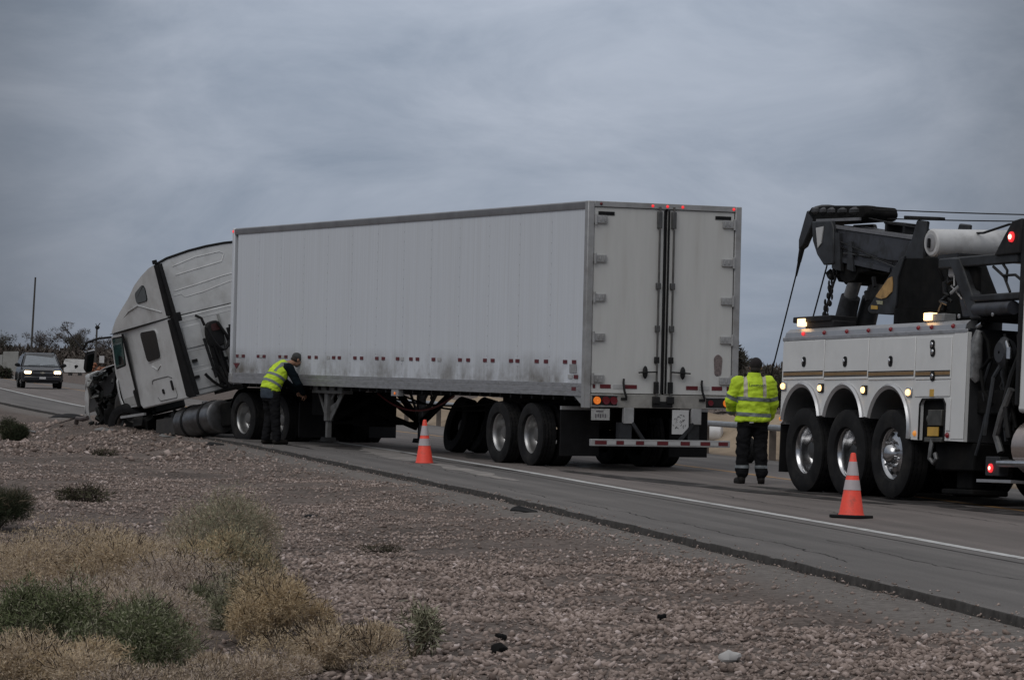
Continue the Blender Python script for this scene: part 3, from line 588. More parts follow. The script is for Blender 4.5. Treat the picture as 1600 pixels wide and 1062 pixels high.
# doors
def slab(b, x0, x1, y0, y1, z0, z1): return b.box(x0, x1, min(y0, y1), max(y0, y1), z0, z1)
for side, (ya, yb, yh, yr) in enumerate(((-.105, -1.305, -.17, -1.19), (-TW+.105, -1.345, -TW+.17, -1.43))):
    s_ = -1 if side == 0 else 1                                  # from hinge towards the seam
    door = slab(MB(), .012, .06, ya, yb, 1.20, 4.02).build('rear_door', DOOR_WHITE, tr, bevel=.008)
    slab(MB(), .000, .014, yb, yb-s_*.03, 1.21, 4.01).build('door_gasket', BPLAST, door)
    for z in (3.83, 3.24, 2.65, 2.05, 1.42):
        b = MB(); slab(b, -.022, .012, yh-s_*.075, yh+s_*.14, z-.055, z+.055); b.cyl((-.026, yh-s_*.055, z-.085), (-.026, yh-s_*.055, z+.085), .02, n=10)
        for q in (.03, .10): b.box(-.03, -.02, yh+s_*q-.012, yh+s_*q+.012, z-.03, z+.03)
        b.build('hinge', GALV, door, bevel=.004)
    b = MB(); b.cyl((-.03, yr, 1.09), (-.03, yr, 4.06), .017, n=10); b.build('lock_rod', mat('weathered_rod', (.13, .125, .12), .5, .6, var=.3), door)
    for z in (3.86, 2.85, 2.2, 1.72, 1.30):
        h_ = (.13 if z > 2 else .09) if z in (3.86, 1.30) else .05
        b = MB(); b.box(-.048, .012, yr-.036, yr+.036, z-h_, z+h_); b.build('rod_guide', BLACK if z < 2 else mat('rod_guide_grey', (.10, .10, .10), .5, .4, var=.3), door, bevel=.01)
    b = MB(); b.box(-.05, .0, yr-.06, yr+.06, 1.055, 1.165); b.build('lock_cam', BLACK, door, bevel=.01)
    b = MB(); b.bar((-.055, yr, 1.54), (-.06, yr-s_*.32, 1.525), .03, .022); b.build('door_handle', BLACK, door, bevel=.005)
    b = MB(); b.ell((-.035, yr-s_*.20, 1.53), (.03, .045, .10), 10, 6); b.build('handle_latch', BLACK, door)
    b = MB(); slab(b, .004, .012, ya+s_*.06, ya+s_*.33, 3.90, 3.955)
    for q in np.arange(.08, .32, .03): slab(b, -.002, .006, ya+s_*q, ya+s_*(q+.012), 3.905, 3.95)
    b.build('door_vent', BLACK, door)
    # dark weather strip down the door edge at the hinge side
    for y0, y1, mm in ((.06, .10, tpr), (.18, .36, tpr), (.40, .58, tpw), (.60, .80, tpr)):
        o = slab(MB(), .006, .012, ya+s_*(y0-.03), ya+s_*(y1-.03), 1.275, 1.335).build('reflective_tape', REDTAPE if mm is tpr else WHTAPE, door)
    # hold-back hook over the sill
    b = MB(); yk = -.64 if side == 0 else -1.97
    b.tube([(-.02, yk, 1.42), (-.05, yk+.02, 1.36), (-.05, yk, 1.24), (-.06, yk-.03, 1.15), (-.03, yk-.02, 1.11)], .018, 8); b.box(-.03, 0, yk-.06, yk+.04, 1.10, 1.14); b.build('door_hook', BLACK, door)
b = MB(); b.prism(rpoly([(-2.31, 1.50), (-2.20, 1.50), (-2.18, 1.78), (-2.25, 1.84), (-2.33, 1.78)], .04), 0, .004, .012); b.build('door_placard', mat('placard_worn', (.17, .135, .13), .6, var=.45, scale=30), tr)
MB().box(-.03, -.008, -1.47, -1.13, 1.00, 1.09).build('dock_bumper', BPLAST, tr)
# tail lamp boxes
def tailbox(y0, y1, z0, z1, lamps):
    o = slab(MB(), -.02, .05, y0, y1, z0, z1).build('tail_lamp_box', BLACK, tr, bevel=.006)
    b = MB()
    for a_, b_, c_, d_ in ((y0+.012, y1-.012, z1, z1+.012), (y0+.012, y1-.012, z0-.012, z0)): slab(b, -.026, .03, a_, b_, c_, d_)
    b.build('lamp_frame', GALV, o)
    for y, r, m in lamps:
        lampball('lamp', m, o, (-.022, y, (z0+z1)/2), r, (-1, 0, 0), .3)
        if m is AMBLIT: lampball('lamp_core', AMBCORE, o, (-.030, y, (z0+z1)/2), r*.38, (-1, 0, 0), .3)
tailbox(-.12, -.535, 1.015, 1.165, ((-.195, .060, AMBLIT), (-.345, .062, REDLENS), (-.475, .062, REDLENS)))
tailbox(-2.05, -2.475, 1.005, 1.155, ((-2.125, .045, REDLENS), (-2.40, .060, AMBLIT)))
# plate and document board
pl = slab(MB(), -.012, -.004, -.11, -.42, .79, .965).build('licence_plate', mat('plate_grey', (.36, .36, .35), .5, var=.2, scale=25, dirt=(.16, .15, .14), damt=.7, dscale=18), tr, bevel=.004)
b = MB()
for q in range(5): slab(b, -.0145, -.0125, -.175-q*.040, -.197-q*.040, .825+.012*(q % 2), .885)
b.box(-.0145, -.0125, -.31, -.19, .915, .935); b.build('plate_mark', mat('plate_ink', (.10, .09, .10), .6, var=.3), pl)
bd = MB().prism([(-1.48, .965), (-1.76, .965), (-1.76, .70), (-1.655, .595), (-1.48, .595)], 0, -.012, -.004).build('notice_board', PAPER, tr)
b = MB(); rr_ = random.Random(4)
for q in range(26):
    y = -1.50-rr_.random()*.2; z = .66+rr_.random()*.25; a_ = rr_.random()*3
    b.bar((-.0135, y, z), (-.0135, y-.035*math.cos(a_), z+.035*math.sin(a_)), .006, .003, (1, 0, 0))
b.build('notice_scribble', mat('ink', (.07, .07, .07), .7), bd)
# underride guard
ug = slab(MB(), -.03, .05, -.115, -2.475, .40, .505).build('underride_guard', GALV, tr, bevel=.006)
edges = [-.17, -.37, -.53, -.66, -.86, -1.0, -1.22, -1.41, -1.62, -1.78, -1.96, -2.13, -2.27, -2.44]
for k in range(13):
    slab(MB(), -.036, -.031, edges[k]-.004, edges[k+1]+.004, .425, .482).build('reflective_stripe', REDTAPE if k % 2 == 0 else WHTAPE, ug)
for y in (-.74, -1.89):
    slab(MB(), -.02, .05, y-.085, y+.085, .745, .985).build('guard_plate', GALV, ug, bevel=.006)
    b = MB(); slab(b, .0, .16, y-.06, y+.13, .50, .76); b.build('guard_upright', DGREY, ug)
for p, q in (((.0, -.80, .76), (-.0, -1.0, .5)), ((.0, -1.84, .76), (.0, -1.62, .5))):
    MB().bar(p, q, .05, .05, (1, 0, 0)).build('guard_brace', DGREY, ug)
# tandem
for x in (3.4, 2.15):
    for y, fl in ((-.19, False), (-.525, True), (-TW+.19, True), (-TW+.525, False)):
        wheel(tr, TY_T, RIM_T if fl == (y < -TW/2) else None, HUB_T if fl == (y < -TW/2) else None, (x, y, .522), fl, spin=rng.uniform(0, 90))
    MB().cyl((x, -.4, .505), (x, -TW+.4, .505), .075, n=12).build('axle', DARK, tr)
    for y in (-.62, -TW+.62): MB().bar((x-.5, y, .70), (x+.5, y, .70), .09, .05).build('leaf_spring', DARK, tr)
for y in (-.72, -TW+.72): MB().box(.6, 4.6, y-.05, y+.05, .82, 1.08).build('slider_rail', DARK, tr)
MB().box(1.3, 3.6, -1.7, -.9, .62, .95).build('suspension_box', DARK, tr, bevel=.03)
MB().cyl((3.8, -.9, .85), (3.8, -1.7, .85), .12, n=14).build('air_tank', DARK, tr)
for y0 in (-.03, -TW+.03+.66):
    f_ = slab(MB(), .92, .935, y0, y0-.66, .22, .93).build('mud_flap', BPLAST, tr)
    slab(MB(), .90, .95, y0, y0-.66, .93, .985).build('flap_bracket', GALV, f_)
b = MB(); b.prism([(.05, .98), (.42, 1.15), (.05, 1.15)], 1, -.05, -.01); b.build('corner_gusset', GALV, tr)
# landing gear
LEGM = mat('leg_grey', (.13, .13, .13), .6, .2, var=.25, dirt=(.08, .075, .07), damt=.6)
for y, nm in ((-.22, 0), (-2.02, 1)):
    lg = MB().box(11.30, 11.44, y-.07, y+.07, .52, 1.15).build('landing_leg', LEGM, tr, bevel=.01)
    MB().box(11.325, 11.415, y-.045, y+.045, .22, .54).build('inner_leg', LEGM, lg, bevel=.008)
    b = MB(); b.prism([(11.23, .15), (11.51, .15), (11.45, .23), (11.29, .23)], 1, y-.11, y+.11); b.build('foot', BLACK, lg)
    b = MB(); b.bar((11.95, y, 1.10), (11.44, y, .55), .03, .05); b.build('front_brace', LEGM, lg)
    # pierced rear gusset
    g = MB(); P = [(11.30, .58), (10.62, 1.10), (10.62, 1.15), (11.30, 1.15)]
    g.bar((11.28, y, .56), (10.60, y, 1.12), .02, .11); g.bar((11.24, y+.0, .92), (10.98, y, 1.12), .02, .05); g.bar((11.27, y, .74), (10.98, y, .82), .02, .10); g.bar((10.92, y, .95), (10.86, y, 1.13), .02, .05)
    g.build('pierced_gusset', LEGM, lg)
    MB().box(10.5, 12.0, y-.12, y+.10, 1.02, 1.15).build('leg_mount', LEGM, lg, bevel=.01)
MB().cyl((11.37, -.25, .50), (11.37, -2.02, .50), .035, n=10).build('cross_shaft', DARK, tr)
for p, q in (((11.37, -.3, .55), (11.37, -1.25, 1.05)), ((11.37, -1.95, .55), (11.37, -1.25, 1.05)), ((9.9, -2.02, 1.1), (11.3, -2.02, .52)), ((12.6, -2.02, 1.1), (11.4, -2.02, .52)), ((11.4, -1.15, .72), (11.4, -1.95, .42))): MB().bar(p, q, .09, .09).build('diagonal_brace', DARK, tr)
b = MB(); b.box(11.9, 12.7, -1.75, -1.2, .42, 1.05); b.box(12.2, 13.0, -1.15, -.5, .6, 1.08); b.build('tool_box', DARK, tr, bevel=.02)
for k, (p, q) in enumerate((((11.2, -1.0, 1.05), (5.2, -1.1, 1.02)), ((10.8, -1.35, 1.04), (5.0, -1.3, 1.0)), ((10.2, -.7, 1.05), (7.2, -.9, 1.05)))): MB().tube(sag(p, q, .16+.06*k, 14), .018, 6).build('air_hose', mat('red_hose', (.12, .012, .012), .5, var=.2) if k == 2 else DARK, tr)

# ------------------------------------------------------------------ loose dual wheels leaning under the trailer
for k, (px, py, rz_, lean) in enumerate(((-.86, 63.2, 111, 14), (-.47, 63.05, 111, 15))):
    M = T((px, py, .53)) @ RZ(rz_) @ Matrix.Rotation(rad(lean), 4, 'X')
    o = thing('loose_tyre', ['black truck tyre leaning ahead of the trailer wheels, left of a leaning pair', 'black truck tyre leaning ahead of the trailer wheels, right of a leaning pair'][k], 'tyre', M, group='loose tyres leaning under the trailer')
    link('tread', TY_T, o); k == 0 and link('hub', HUB_T, o)

# ------------------------------------------------------------------ road tractor: chassis pitched into the dirt, cab rolled to the left
CHM = frame((-3.9, 69.3, .02), 33, 7, 2)
CBM = frame((-5.069, 71.261, .095), 30.04, 6.79, 13.76)
tt = thing('road_tractor', 'wrecked white sleeper cab tractor nosed down in the roadside dirt, hood torn off', 'truck', T((-3.9, 69.3, 0)) @ RZ(33))
ti = tt.matrix_world.copy() if False else (T((-3.9, 69.3, 0)) @ RZ(33)); TI = ti.inverted(); CH = TI @ CHM; CB = TI @ CBM; WH = TI @ frame((-3.9, 69.3, -.03), 33)
for y in (.42, -.42): MB().box(-1.6, 6.3, y-.04, y+.04, .82, 1.08).build('frame_rail', DARK, tt, M=CH)
for x in (.66, -.66):
    for y, fl in ((.93, False), (.60, True), (-.93, True), (-.60, False)):
        wheel(tt, TY_T, RIM_T if abs(y) > .8 else None, HUB_T if abs(y) > .8 else None, WH @ Vector((x, y, .505)), fl, spin=rng.uniform(0, 90)).matrix_local = WH @ T((x, y, .505)) @ (RZ(180) if fl else Matrix())
    MB().cyl((x, -.9, .505), (x, .9, .505), .09, n=12).build('drive_axle', DARK, tt, M=WH)
b = MB(); b.box(-.5, .5, -.45, .45, 1.06, 1.14); b.prism([(-.5, 1.06), (.5, 1.06), (.5, 1.14), (-.5, 1.04)], 1, -.43, .43); b.build('fifth_wheel', DARK, tt, M=CH)
for y in (.76, -.76): MB().box(-1.55, -1.53, y-.30, y+.30, .20, .85).build('mud_flap', BPLAST, tt, M=WH)
for y in (.76, -.76):
    b = MB(); P = [Vector((.66+.57*math.cos(rad(a_)), 0, .505+.57*math.sin(rad(a_)))) for a_ in range(20, 100, 10)]
    b.ring([[p+Vector((0, y-.28, 0)), p+Vector((0, y+.28, 0)), p*1.0+Vector((0, y+.28, .015)), p+Vector((0, y-.28, .015))] for p in P]); b.build('quarter_fender', BPLAST, tt, M=WH)
# fuel tank with straps
tk = MB(); tk.lathe([(0, .05), (0, .28), (.03, .325), (1.44, .325), (1.47, .28), (1.47, .05)], (1.62, .92, .70), (1, 0, 0), 30, True)
tank = tk.build('fuel_tank', mat('tank_alu', (.20, .20, .205), .36, .85, var=.3, scale=4, dirt=(.06, .055, .05), damt=.8, dlo=.42, dhi=.65), tt, M=CH)
for x in (2.02, 2.72):
    b = MB(); b.lathe([(-.035, .328), (-.035, .338), (.035, .338), (.035, .328)], (x, .92, .70), (1, 0, 0), 30); b.build('tank_strap', BLACK, tank)
b = MB(); b.cyl((2.3, .92, 1.0), (2.3, .92, 1.06), .05, n=12); b.build('filler_cap', GALV, tank)
tk2 = MB(); tk2.lathe([(0, .05), (0, .28), (.03, .325), (1.44, .325), (1.47, .28), (1.47, .05)], (1.62, -.92, .70), (1, 0, 0), 20, True); tk2.build('fuel_tank', MATS['tank_alu'], tt, M=CH)
MB().box(1.1, 1.58, .5, .98, .48, .95).build('battery_box', DARK, tt, bevel=.03, M=CH)
MB().box(3.25, 3.75, .45, .98, .40, .98).build('step_box', DARK, tt, bevel=.05, M=CH)
MB().bar((4.3, 1.20, 1.02), (5.3, 1.22, 1.05), .05, .05).build('step_rail', GALV, tt, M=CH)
b = MB(); rr_ = random.Random(8)
for q in range(26):
    x = 3.2+rr_.random()*3.0; y = .5+rr_.random()*.65; z = .35+rr_.random()*.6
    b.box(-.1-.12*rr_.random(), .1+.1*rr_.random(), -.08, .1, -.08, .06+.1*rr_.random(), T((x, y, z)) @ Matrix.Rotation(rr_.random()*3, 4, Vector((rr_.random(), rr_.random(), rr_.random()+.1)).normalized()))
tag_stuff(b.build('torn_underbody', mat('torn_metal', (.014, .014, .014), .6, .1, var=.5, scale=4, dirt=(.06, .055, .05), damt=.5, spec=.2), tt, M=CH, bevel=.01))
for q in range(5):
    MB().tube([(3.2+q*.6, .8, .75), (3.5+q*.6, 1.0, .55+.1*(q % 2)), (3.9+q*.6, .9, .42), (4.2+q*.62, .7, .6)], .035+.012*(q % 2), 8).build('bent_pipe', mat('pipe_grey', (.10, .10, .10), .45, .5, var=.4) if q % 2 else DARK, tt, M=CH)
MB().prism([(3.35, .50), (4.15, .62), (4.1, .88), (3.4, .86)], 1, 1.02, 1.06).build('torn_fairing', mat('soiled_fairing', (.04, .038, .036), .5, var=.3, dirt=(.08, .07, .06), damt=.7), tt, M=CH)
MB().prism([(4.5, .45), (5.35, .62), (5.2, .80), (4.6, .72)], 1, .98, 1.02).build('torn_fairing', MATS['soiled_fairing'], tt, M=CH)
for y, rzz in ((.98, 28), (-.95, 20)):
    t_ = wheel(tt, TY_T, RIM_T, HUB_T, (0, 0, 0)); t_.matrix_local = CH @ T((5.35, y, .86)) @ RZ(rzz) @ Matrix.Rotation(rad(-14), 4, 'X')
MB().cyl((5.35, -.9, .86), (5.35, .9, .86), .08, n=10).build('steer_axle', DARK, tt, M=CH)

# cab shell: x forward from the sleeper's back wall
side = [(0, 1.03), (2.12, 1.03), (2.2, 1.10), (3.08, 1.10), (3.22, 1.9), (2.92, 2.655), (0, 2.655)]
b = MB()
def hwid(x): return 1.195 if x < 2.1 else 1.195-.13*(x-2.1)/1.1
n_ = len(side)
b.add([(x, hwid(x), z) for x, z in side]+[(x, -hwid(x), z) for x, z in side], [tuple(range(n_)), tuple(range(n_, 2*n_))[::-1]]+[(i, n_+i, n_+(i+1) % n_, (i+1) % n_) for i in range(n_)])
cab = b.build('cab', CAB_WHITE, tt, bevel=.035, M=CB)
# roof fairing, lofted
secs = [(0.0, 1.185, 3.74, 3.855), (.35, 1.185, 3.70, 3.83), (.8, 1.18, 3.59, 3.74), (1.2, 1.175, 3.46, 3.63), (1.65, 1.15, 3.26, 3.46), (2.18, 1.14, 3.06, 3.23), (2.54, 1.12, 2.92, 3.06), (2.84, 1.08, 2.79, 2.90), (3.04, 1.04, 2.71, 2.77), (3.13, 1.0, 2.675, 2.69)]
rings = []
for x, wv, ze, zc in secs:
    R_ = [(x, -wv, 2.66)]
    hgt = ze-2.66
    for f_ in (.35, .7): R_.append((x, -wv+.01*f_, 2.66+hgt*f_))
    for i in range(13):
        t = i/12; y = -wv*1.0+2*wv*t; cc = math.sin(math.pi*t)**.55
        R_.append((x, y*(.985), ze+(zc-ze)*cc))
    for f_ in (.7, .35): R_.append((x, wv-.01*f_, 2.66+hgt*f_))
    R_.append((x, wv, 2.66)); rings.append([Vector(p) for p in R_])
b = MB(); b.ring(rings); rf = b.build('roof_fairing', CAB_WHITE, tt, 50, M=CB)
MB().prism([(0, -1.2), (0, 1.205), (2.1, 1.205), (3.0, 1.10), (3.05, -1.0)], 2, 2.654, 2.666).build('roof_seam', BPLAST, tt, M=CB)
b = MB(); b.tube([(-.01, 1.17, 3.73), (.0, .9, 3.80), (0, .4, 3.85), (0, 0, 3.86), (0, -.4, 3.845), (0, -.9, 3.79), (0, -1.17, 3.73)], .025, 8); b.build('roof_trim', BPLAST, rf)
MB().box(-.04, .04, 1.13, 1.21, 3.74, 3.82).build('trim_end', BPLAST, rf, bevel=.01)
# crease line on the fairing side
b = MB(); b.tube([(2.5, 1.092, 2.80), (1.75, 1.155, 3.0), (1.2, 1.187, 3.06), (.7, 1.19, 2.93), (.2, 1.19, 2.80)], .012, 6); b.build('fairing_crease', CAB_WHITE, rf)
# windows
def pane(parent, poly, y, m, fm, name='window', r=.06, fr=.03):
    o = MB().prism(rpoly(poly, r), 1, y, y+.018).build(name, m, parent)
    c = Vector((sum(p[0] for p in poly)/len(poly), sum(p[1] for p in poly)/len(poly)))
    big = [tuple(c+(Vector(p)-c)*(1+fr*2)) for p in poly]
    MB().prism(rpoly(big, r*1.1), 1, y-.02, y+.008).build(name+'_frame', fm, parent); return o
pane(cab, [(1.38, 2.53), (.66, 2.50), (.71, 1.94), (1.36, 1.92)], 1.192, GLASS_D, CAB_WHITE, 'sleeper_window', .10)
pane(rf, [(1.20, 3.30), (.80, 3.42), (.70, 3.36), (.72, 3.10), (1.22, 3.10)], 1.178, GLASS_T if False else mat('grey_glass', (.11, .125, .135), .1, var=.15), BPLAST, 'fairing_window', .07)
# door: proud panel with dark seam, window and handle; it follows the taper of the cab side
dM = CB @ T((2.2, 1.197, 0)) @ RZ(-6.5)
door = MB().prism(rpoly([(.0, 1.12), (.93, 1.12), (1.02, 1.85), (.74, 2.60), (-.02, 2.60)], .05), 1, -.012, .010).build('door', CAB_WHITE, tt, M=dM)
MB().bar((-.03, .012, 2.60), (-.01, .012, 1.1), .012, .045, (0, 1, 0)).build('door_seam', BPLAST, door)
b = MB(); b.prism(rpoly([(.0, 1.08), (.10, 1.08), (.16, 1.42), (.06, 1.46)], .03), 1, .008, .03); b.build('door_handle', BPLAST, door)
pane(door, [(.05, 2.53), (.66, 2.55), (.86, 1.97), (.24, 1.99)], .006, GLASS_T, BPLAST, 'door_window', .05, .05)
MB().prism(rpoly([(.24, 2.0), (.62, 2.0), (.50, 2.2), (.28, 2.16)], .05), 1, .022, .028).build('seat_back', GLASS_D, door)
MB().prism(rpoly([(.10, 1.16), (.86, 1.16), (.88, 1.32), (.12, 1.34)], .05), 1, .008, .016).build('kick_panel', mat('door_kick', (.42, .42, .41), .45, var=.1, dirt=(.2, .19, .17), damt=.6), door)
# hatch outlines on the sleeper side
for P in ([(1.40, 1.47), (1.38, 1.53), (1.30, 1.55), (.62, 1.55), (.46, 1.50)], [(1.30, 1.19), (1.22, 1.11), (.46, 1.10), (.40, 1.16), (.42, 1.30)]):
    MB().tube([(x, 1.195, z) for x, z in P], .009, 6).build('hatch_groove', mat('groove', (.12, .12, .12), .6), cab)
for x, z, h_ in ((.52, 1.36, .20), (.98, 1.28, .10)): MB().prism(rrect(x-.04, x+.04, z-h_/2, z+h_/2, .03), 1, 1.19, 1.21).build('hatch_latch', BPLAST, cab)
b = MB(); b.tube([(1.22, 1.197, 1.82), (1.0, 1.20, 1.72), (.82, 1.197, 1.80)], .01, 6); b.build('body_crease', CAB_WHITE, cab)
# black extenders behind the sleeper side
for s_ in (1, -1):
    y0 = 1.19*s_
    b = MB(); b.prism([(0.0, 3.72), (-.13, 3.70), (-.15, 2.70), (0.0, 2.70)], 1, y0-.02, y0+.02); b.prism([(0.0, 2.62), (-.15, 2.62), (-.36, 1.04), (-.12, 1.04), (0.0, 1.1)], 1, y0-.02, y0+.02)
    b.prism([(-.02, 3.72), (-.14, 3.72), (-.36, 1.06), (-.2, 1.06)], 1, y0-.10*s_, y0-.02*s_); b.build('cab_extender', BPLAST, tt, M=CB)
    b = MB(); b.box(-.22, .0, y0-.14*s_-.06, y0-.14*s_+.06, 2.54, 2.72); b.build('extender_bracket', BPLAST, tt, M=CB, bevel=.02)
# ribs pressed into the back wall
def rib(pts, r=.016): MB().tube([(.002, y, z) for y, z in pts], r*.62, 6).build('pressed_rib', CAB_WHITE, cab if pts[0][1] < 2.6 else rf)
rib([(.82, 3.62), (.3, 3.70), (-.25, 3.70), (-.34, 3.64), (-.25, 3.50), (.3, 3.47), (.80, 3.44)], .022)
rib([(.9, 3.14), (.4, 3.17), (-.2, 3.22), (-.8, 3.24)], .022); rib([(.95, 3.05), (.78, 3.06), (.72, 2.98), (.3, 3.0), (-.3, 3.08), (-.9, 3.1)], .018)
rib([(-.5, 3.55), (-1.0, 3.52)], .02)
for z in (2.60, 2.52): rib([(1.0, z), (-1.0, z)], .014)
for z in (1.93, 1.60): rib([(1.05, z), (.2, z-.02), (-1.0, z)], .014)
MB().box(-.02, .0, .55, .95, 1.98, 2.42).build('back_wall_panel', CAB_WHITE, cab, bevel=.03)
MB().box(-.02, .0, .5, 1.0, 1.15, 1.52).build('back_wall_panel', CAB_WHITE, cab, bevel=.03)
for y in (.12, -.28): MB().box(-.04, .0, y-.02, y+.02, 1.05, 2.5).build('back_wall_rail', mat('back_rail', (.3, .3, .29), .5, var=.2), cab)
# hose carrier and hoses on the back wall
b = MB(); b.prism(rpoly([(.50, 1.88), (.18, 1.88), (.12, 2.2), (.20, 2.40), (.44, 2.40), (.52, 2.2)], .10), 0, -.14, -.02); hc = b.build('hose_carrier', BLACK, tt, M=CB, bevel=.02)
MB().prism(rpoly([(.40, 2.20), (.2, 2.20), (.2, 2.34), (.38, 2.34)], .05), 0, -.15, -.138).build('gladhand', mat('dull_red', (.045, .012, .012), .5, var=.3), hc)
MB().tube([(-.05, .62, 2.58), (-.12, .54, 2.5), (-.10, .5, 2.35)], .028, 8).build('hose_elbow', BLACK, hc)
for k, (y0, z0, y1, z1, d_) in enumerate(((.44, 1.9, .40, 1.12, .0), (.40, 2.3, -.1, 1.15, .55), (.30, 1.95, .05, 1.05, .35), (.1, 2.1, -.35, 1.2, .45), (.75, 1.42, .1, 1.1, .18), (.5, 1.7, .2, 1.2, .3), (0.05, 2.2, -.2, 1.9, .5), (.42, 1.95, .12, 1.3, .5), (.36, 2.0, .3, 1.1, .1), (.6, 1.5, -.2, 1.1, .3), (.25, 2.35, -.5, 1.6, .3), (.46, 1.5, .34, 1.02, .02), (.02, 2.25, -.05, 1.1, .02), (-.12, 2.2, -.2, 1.05, .03), (.1, 1.9, .3, 1.08, .12), (-.25, 2.0, .05, 1.12, .25), (.66, 2.1, .6, 1.3, .0), (.56, 2.3, .14, 1.95, .3))):
    MB().tube([(-.07-.012*k, p.y, p.z) for p in sag((0, y0, z0), (0, y1, z1), d_, 12)], .030 if k else .06, 6).build('air_hose', BLACK, hc)
for y, z in ((.9, 1.4), (.86, 1.72), (.2, 1.62), (-.2, 1.45)): MB().box(-.06, 0, y-.05, y+.05, z-.03, z+.03).build('pipe_clip', BLACK, cab)
MB().box(-.9, .0, -.55, .6, .98, 1.05).build('deck_plate', DARK, tt, M=CB)
# broken nose: cowl, firewall, engine, loose hoses, crumpled hood shell and fender
MB().prism([(3.0, 1.15), (3.3, 1.2), (3.32, 1.95), (3.05, 2.0)], 1, -1.0, 1.0).build('firewall', DARK, tt, M=CB)
b = MB(); b.box(3.35, 4.3, -.35, .4, .85, 1.75); b.box(3.5, 4.2, -.2, .25, 1.7, 1.95); b.build('engine', mat('engine_block', (.035, .035, .033), .5, .4, var=.6, scale=3, dirt=(.13, .12, .10), damt=.5), tt, M=CB, bevel=.05)
b = MB(); rr_ = random.Random(21)
for q in range(170):
    x = 3.25+rr_.random()*1.2; y = .35+rr_.random()*.8; z = .80+rr_.random()*1.15; x += max(0, 1.9-z)*.45*(x-3.2)
    b.box(-.03-.10*rr_.random(), .03+.07*rr_.random(), -.04, .06*rr_.random()+.02, -.03, .03+.12*rr_.random()**2, T((x, y, z)) @ Matrix.Rotation(rr_.random()*3, 4, Vector((rr_.random(), rr_.random(), rr_.random()+.1)).normalized()))
tag_stuff(b.build('crushed_engine_bay', mat('crushed_parts', (.012, .014, .013), .4, .1, var=.7, scale=5, dirt=(.07, .068, .06), damt=.5, dlo=.55, spec=.25), tt, M=CB, bevel=.012))
for q in range(20):
    p = [(3.15+rr_.random()*1.3, .6+rr_.random()*.6, 2.0-rr_.random()*1.0)]
    for _ in range(4): p.append((p[-1][0]+rr_.uniform(-.2, .25), p[-1][1]+rr_.uniform(-.15, .15), p[-1][2]-rr_.uniform(0, .3)))
    MB().tube(p, .022+.02*rr_.random(), 7).build('dangling_hose', [DARK, BLACK, mat('pale_pipe', (.20, .20, .19), .5, .3, var=.4)][q % 3], tt, M=CB)
def crumple(name, pts, t, m, parent, M, seed, amp=.05, thick=(0, .012, 0)):
    """bent sheet: a grid between two polylines, roughened and given thickness"""
    A, B = [[Vector(p) for p in q] for q in pts]; n = len(A)*4; k = 7; V = []
    def li(P, u):
        f_ = u*(len(P)-1); i = min(int(f_), len(P)-2); return P[i].lerp(P[i+1], f_-i)
    for i in range(n+1):
        for j in range(k+1):
            p = li(A, i/n).lerp(li(B, i/n), j/k); q = p*3.1+Vector((seed, 0, 0)); V.append(p+Vector((mn.noise(q), mn.noise(q+Vector((9, 0, 0))), mn.noise(q+Vector((0, 9, 0)))))*amp)
    b = MB(); b.add(V, [(i*(k+1)+j, i*(k+1)+j+1, (i+1)*(k+1)+j+1, (i+1)*(k+1)+j) for i in range(n) for j in range(k)]); o = b.build(name, m, parent, 60, M=M)
    s_ = o.modifiers.new('solid', 'SOLIDIFY'); s_.thickness = t; return o
crumple('hood_shell', ([(4.34, 1.13, 2.0), (4.62, 1.15, 1.55), (4.86, 1.16, 1.15), (4.95, 1.12, .92)], [(4.66, 1.10, 1.97), (4.95, 1.08, 1.62), (5.22, 1.05, 1.22), (5.20, 1.0, .95)]), .02, CAB_WHITE, tt, CB, 3, .035)
crumple('hood_shell', ([(4.66, 1.10, 1.97), (4.95, 1.08, 1.62), (5.22, 1.05, 1.22)], [(4.8, .1, 2.05), (5.1, .05, 1.7), (5.35, .1, 1.3)]), .02, CAB_WHITE, tt, CB, 6, .05)
crumple('hood_top', ([(3.2, .75, 2.02), (3.9, .9, 2.05), (4.5, .95, 2.0)], [(3.2, -.8, 2.05), (3.9, -.8, 2.1), (4.6, -.7, 2.05)]), .02, CAB_WHITE, tt, CB, 9, .04)
crumple('fender_liner', ([(3.12, 1.13, 1.75), (3.15, 1.16, 1.35), (3.0, 1.2, 1.05)], [(3.24, 1.10, 1.7), (3.3, 1.12, 1.3), (3.08, 1.18, 1.0)]), .02, CAB_WHITE, tt, CB, 5, .02)
crumple('bumper_scrap', ([(4.7, 1.12, 1.0), (4.95, 1.2, .72), (5.1, 1.15, .5)], [(5.1, .9, .98), (5.2, .95, .7), (5.2, 1.0, .45)]), .03, mat('soiled_scrap', (.07, .055, .052), .5, var=.4), tt, CB, 13, .07)
MB().tube([(4.95, 1.15, 1.12), (5.15, 1.2, 1.12), (5.32, 1.22, 1.16), (5.40, 1.24, 1.06)], .05, 8).build('bumper_stub', MATS['soiled_scrap'], tt, M=CB)
# bent sheet and broken plastic hanging over the nose
for q_, (a_, b_, m_) in enumerate((([(3.3, 1.0, 1.95), (3.7, 1.12, 1.8), (4.2, 1.1, 1.86)], [(3.3, 1.15, 1.6), (3.8, 1.2, 1.45), (4.25, 1.15, 1.5)], BLACK), ([(3.5, 1.1, 1.3), (3.9, 1.2, 1.2), (4.3, 1.15, 1.25)], [(3.4, 1.2, .95), (3.9, 1.25, .85), (4.4, 1.2, .9)], DARK), ([(3.25, 1.1, 1.5), (3.45, 1.15, 1.35)], [(3.2, 1.15, 1.1), (3.5, 1.2, 1.0)], MATS['soiled_fairing']))):
    crumple('broken_panel', (a_, b_), .012, m_, tt, CB, 30+q_, .10)
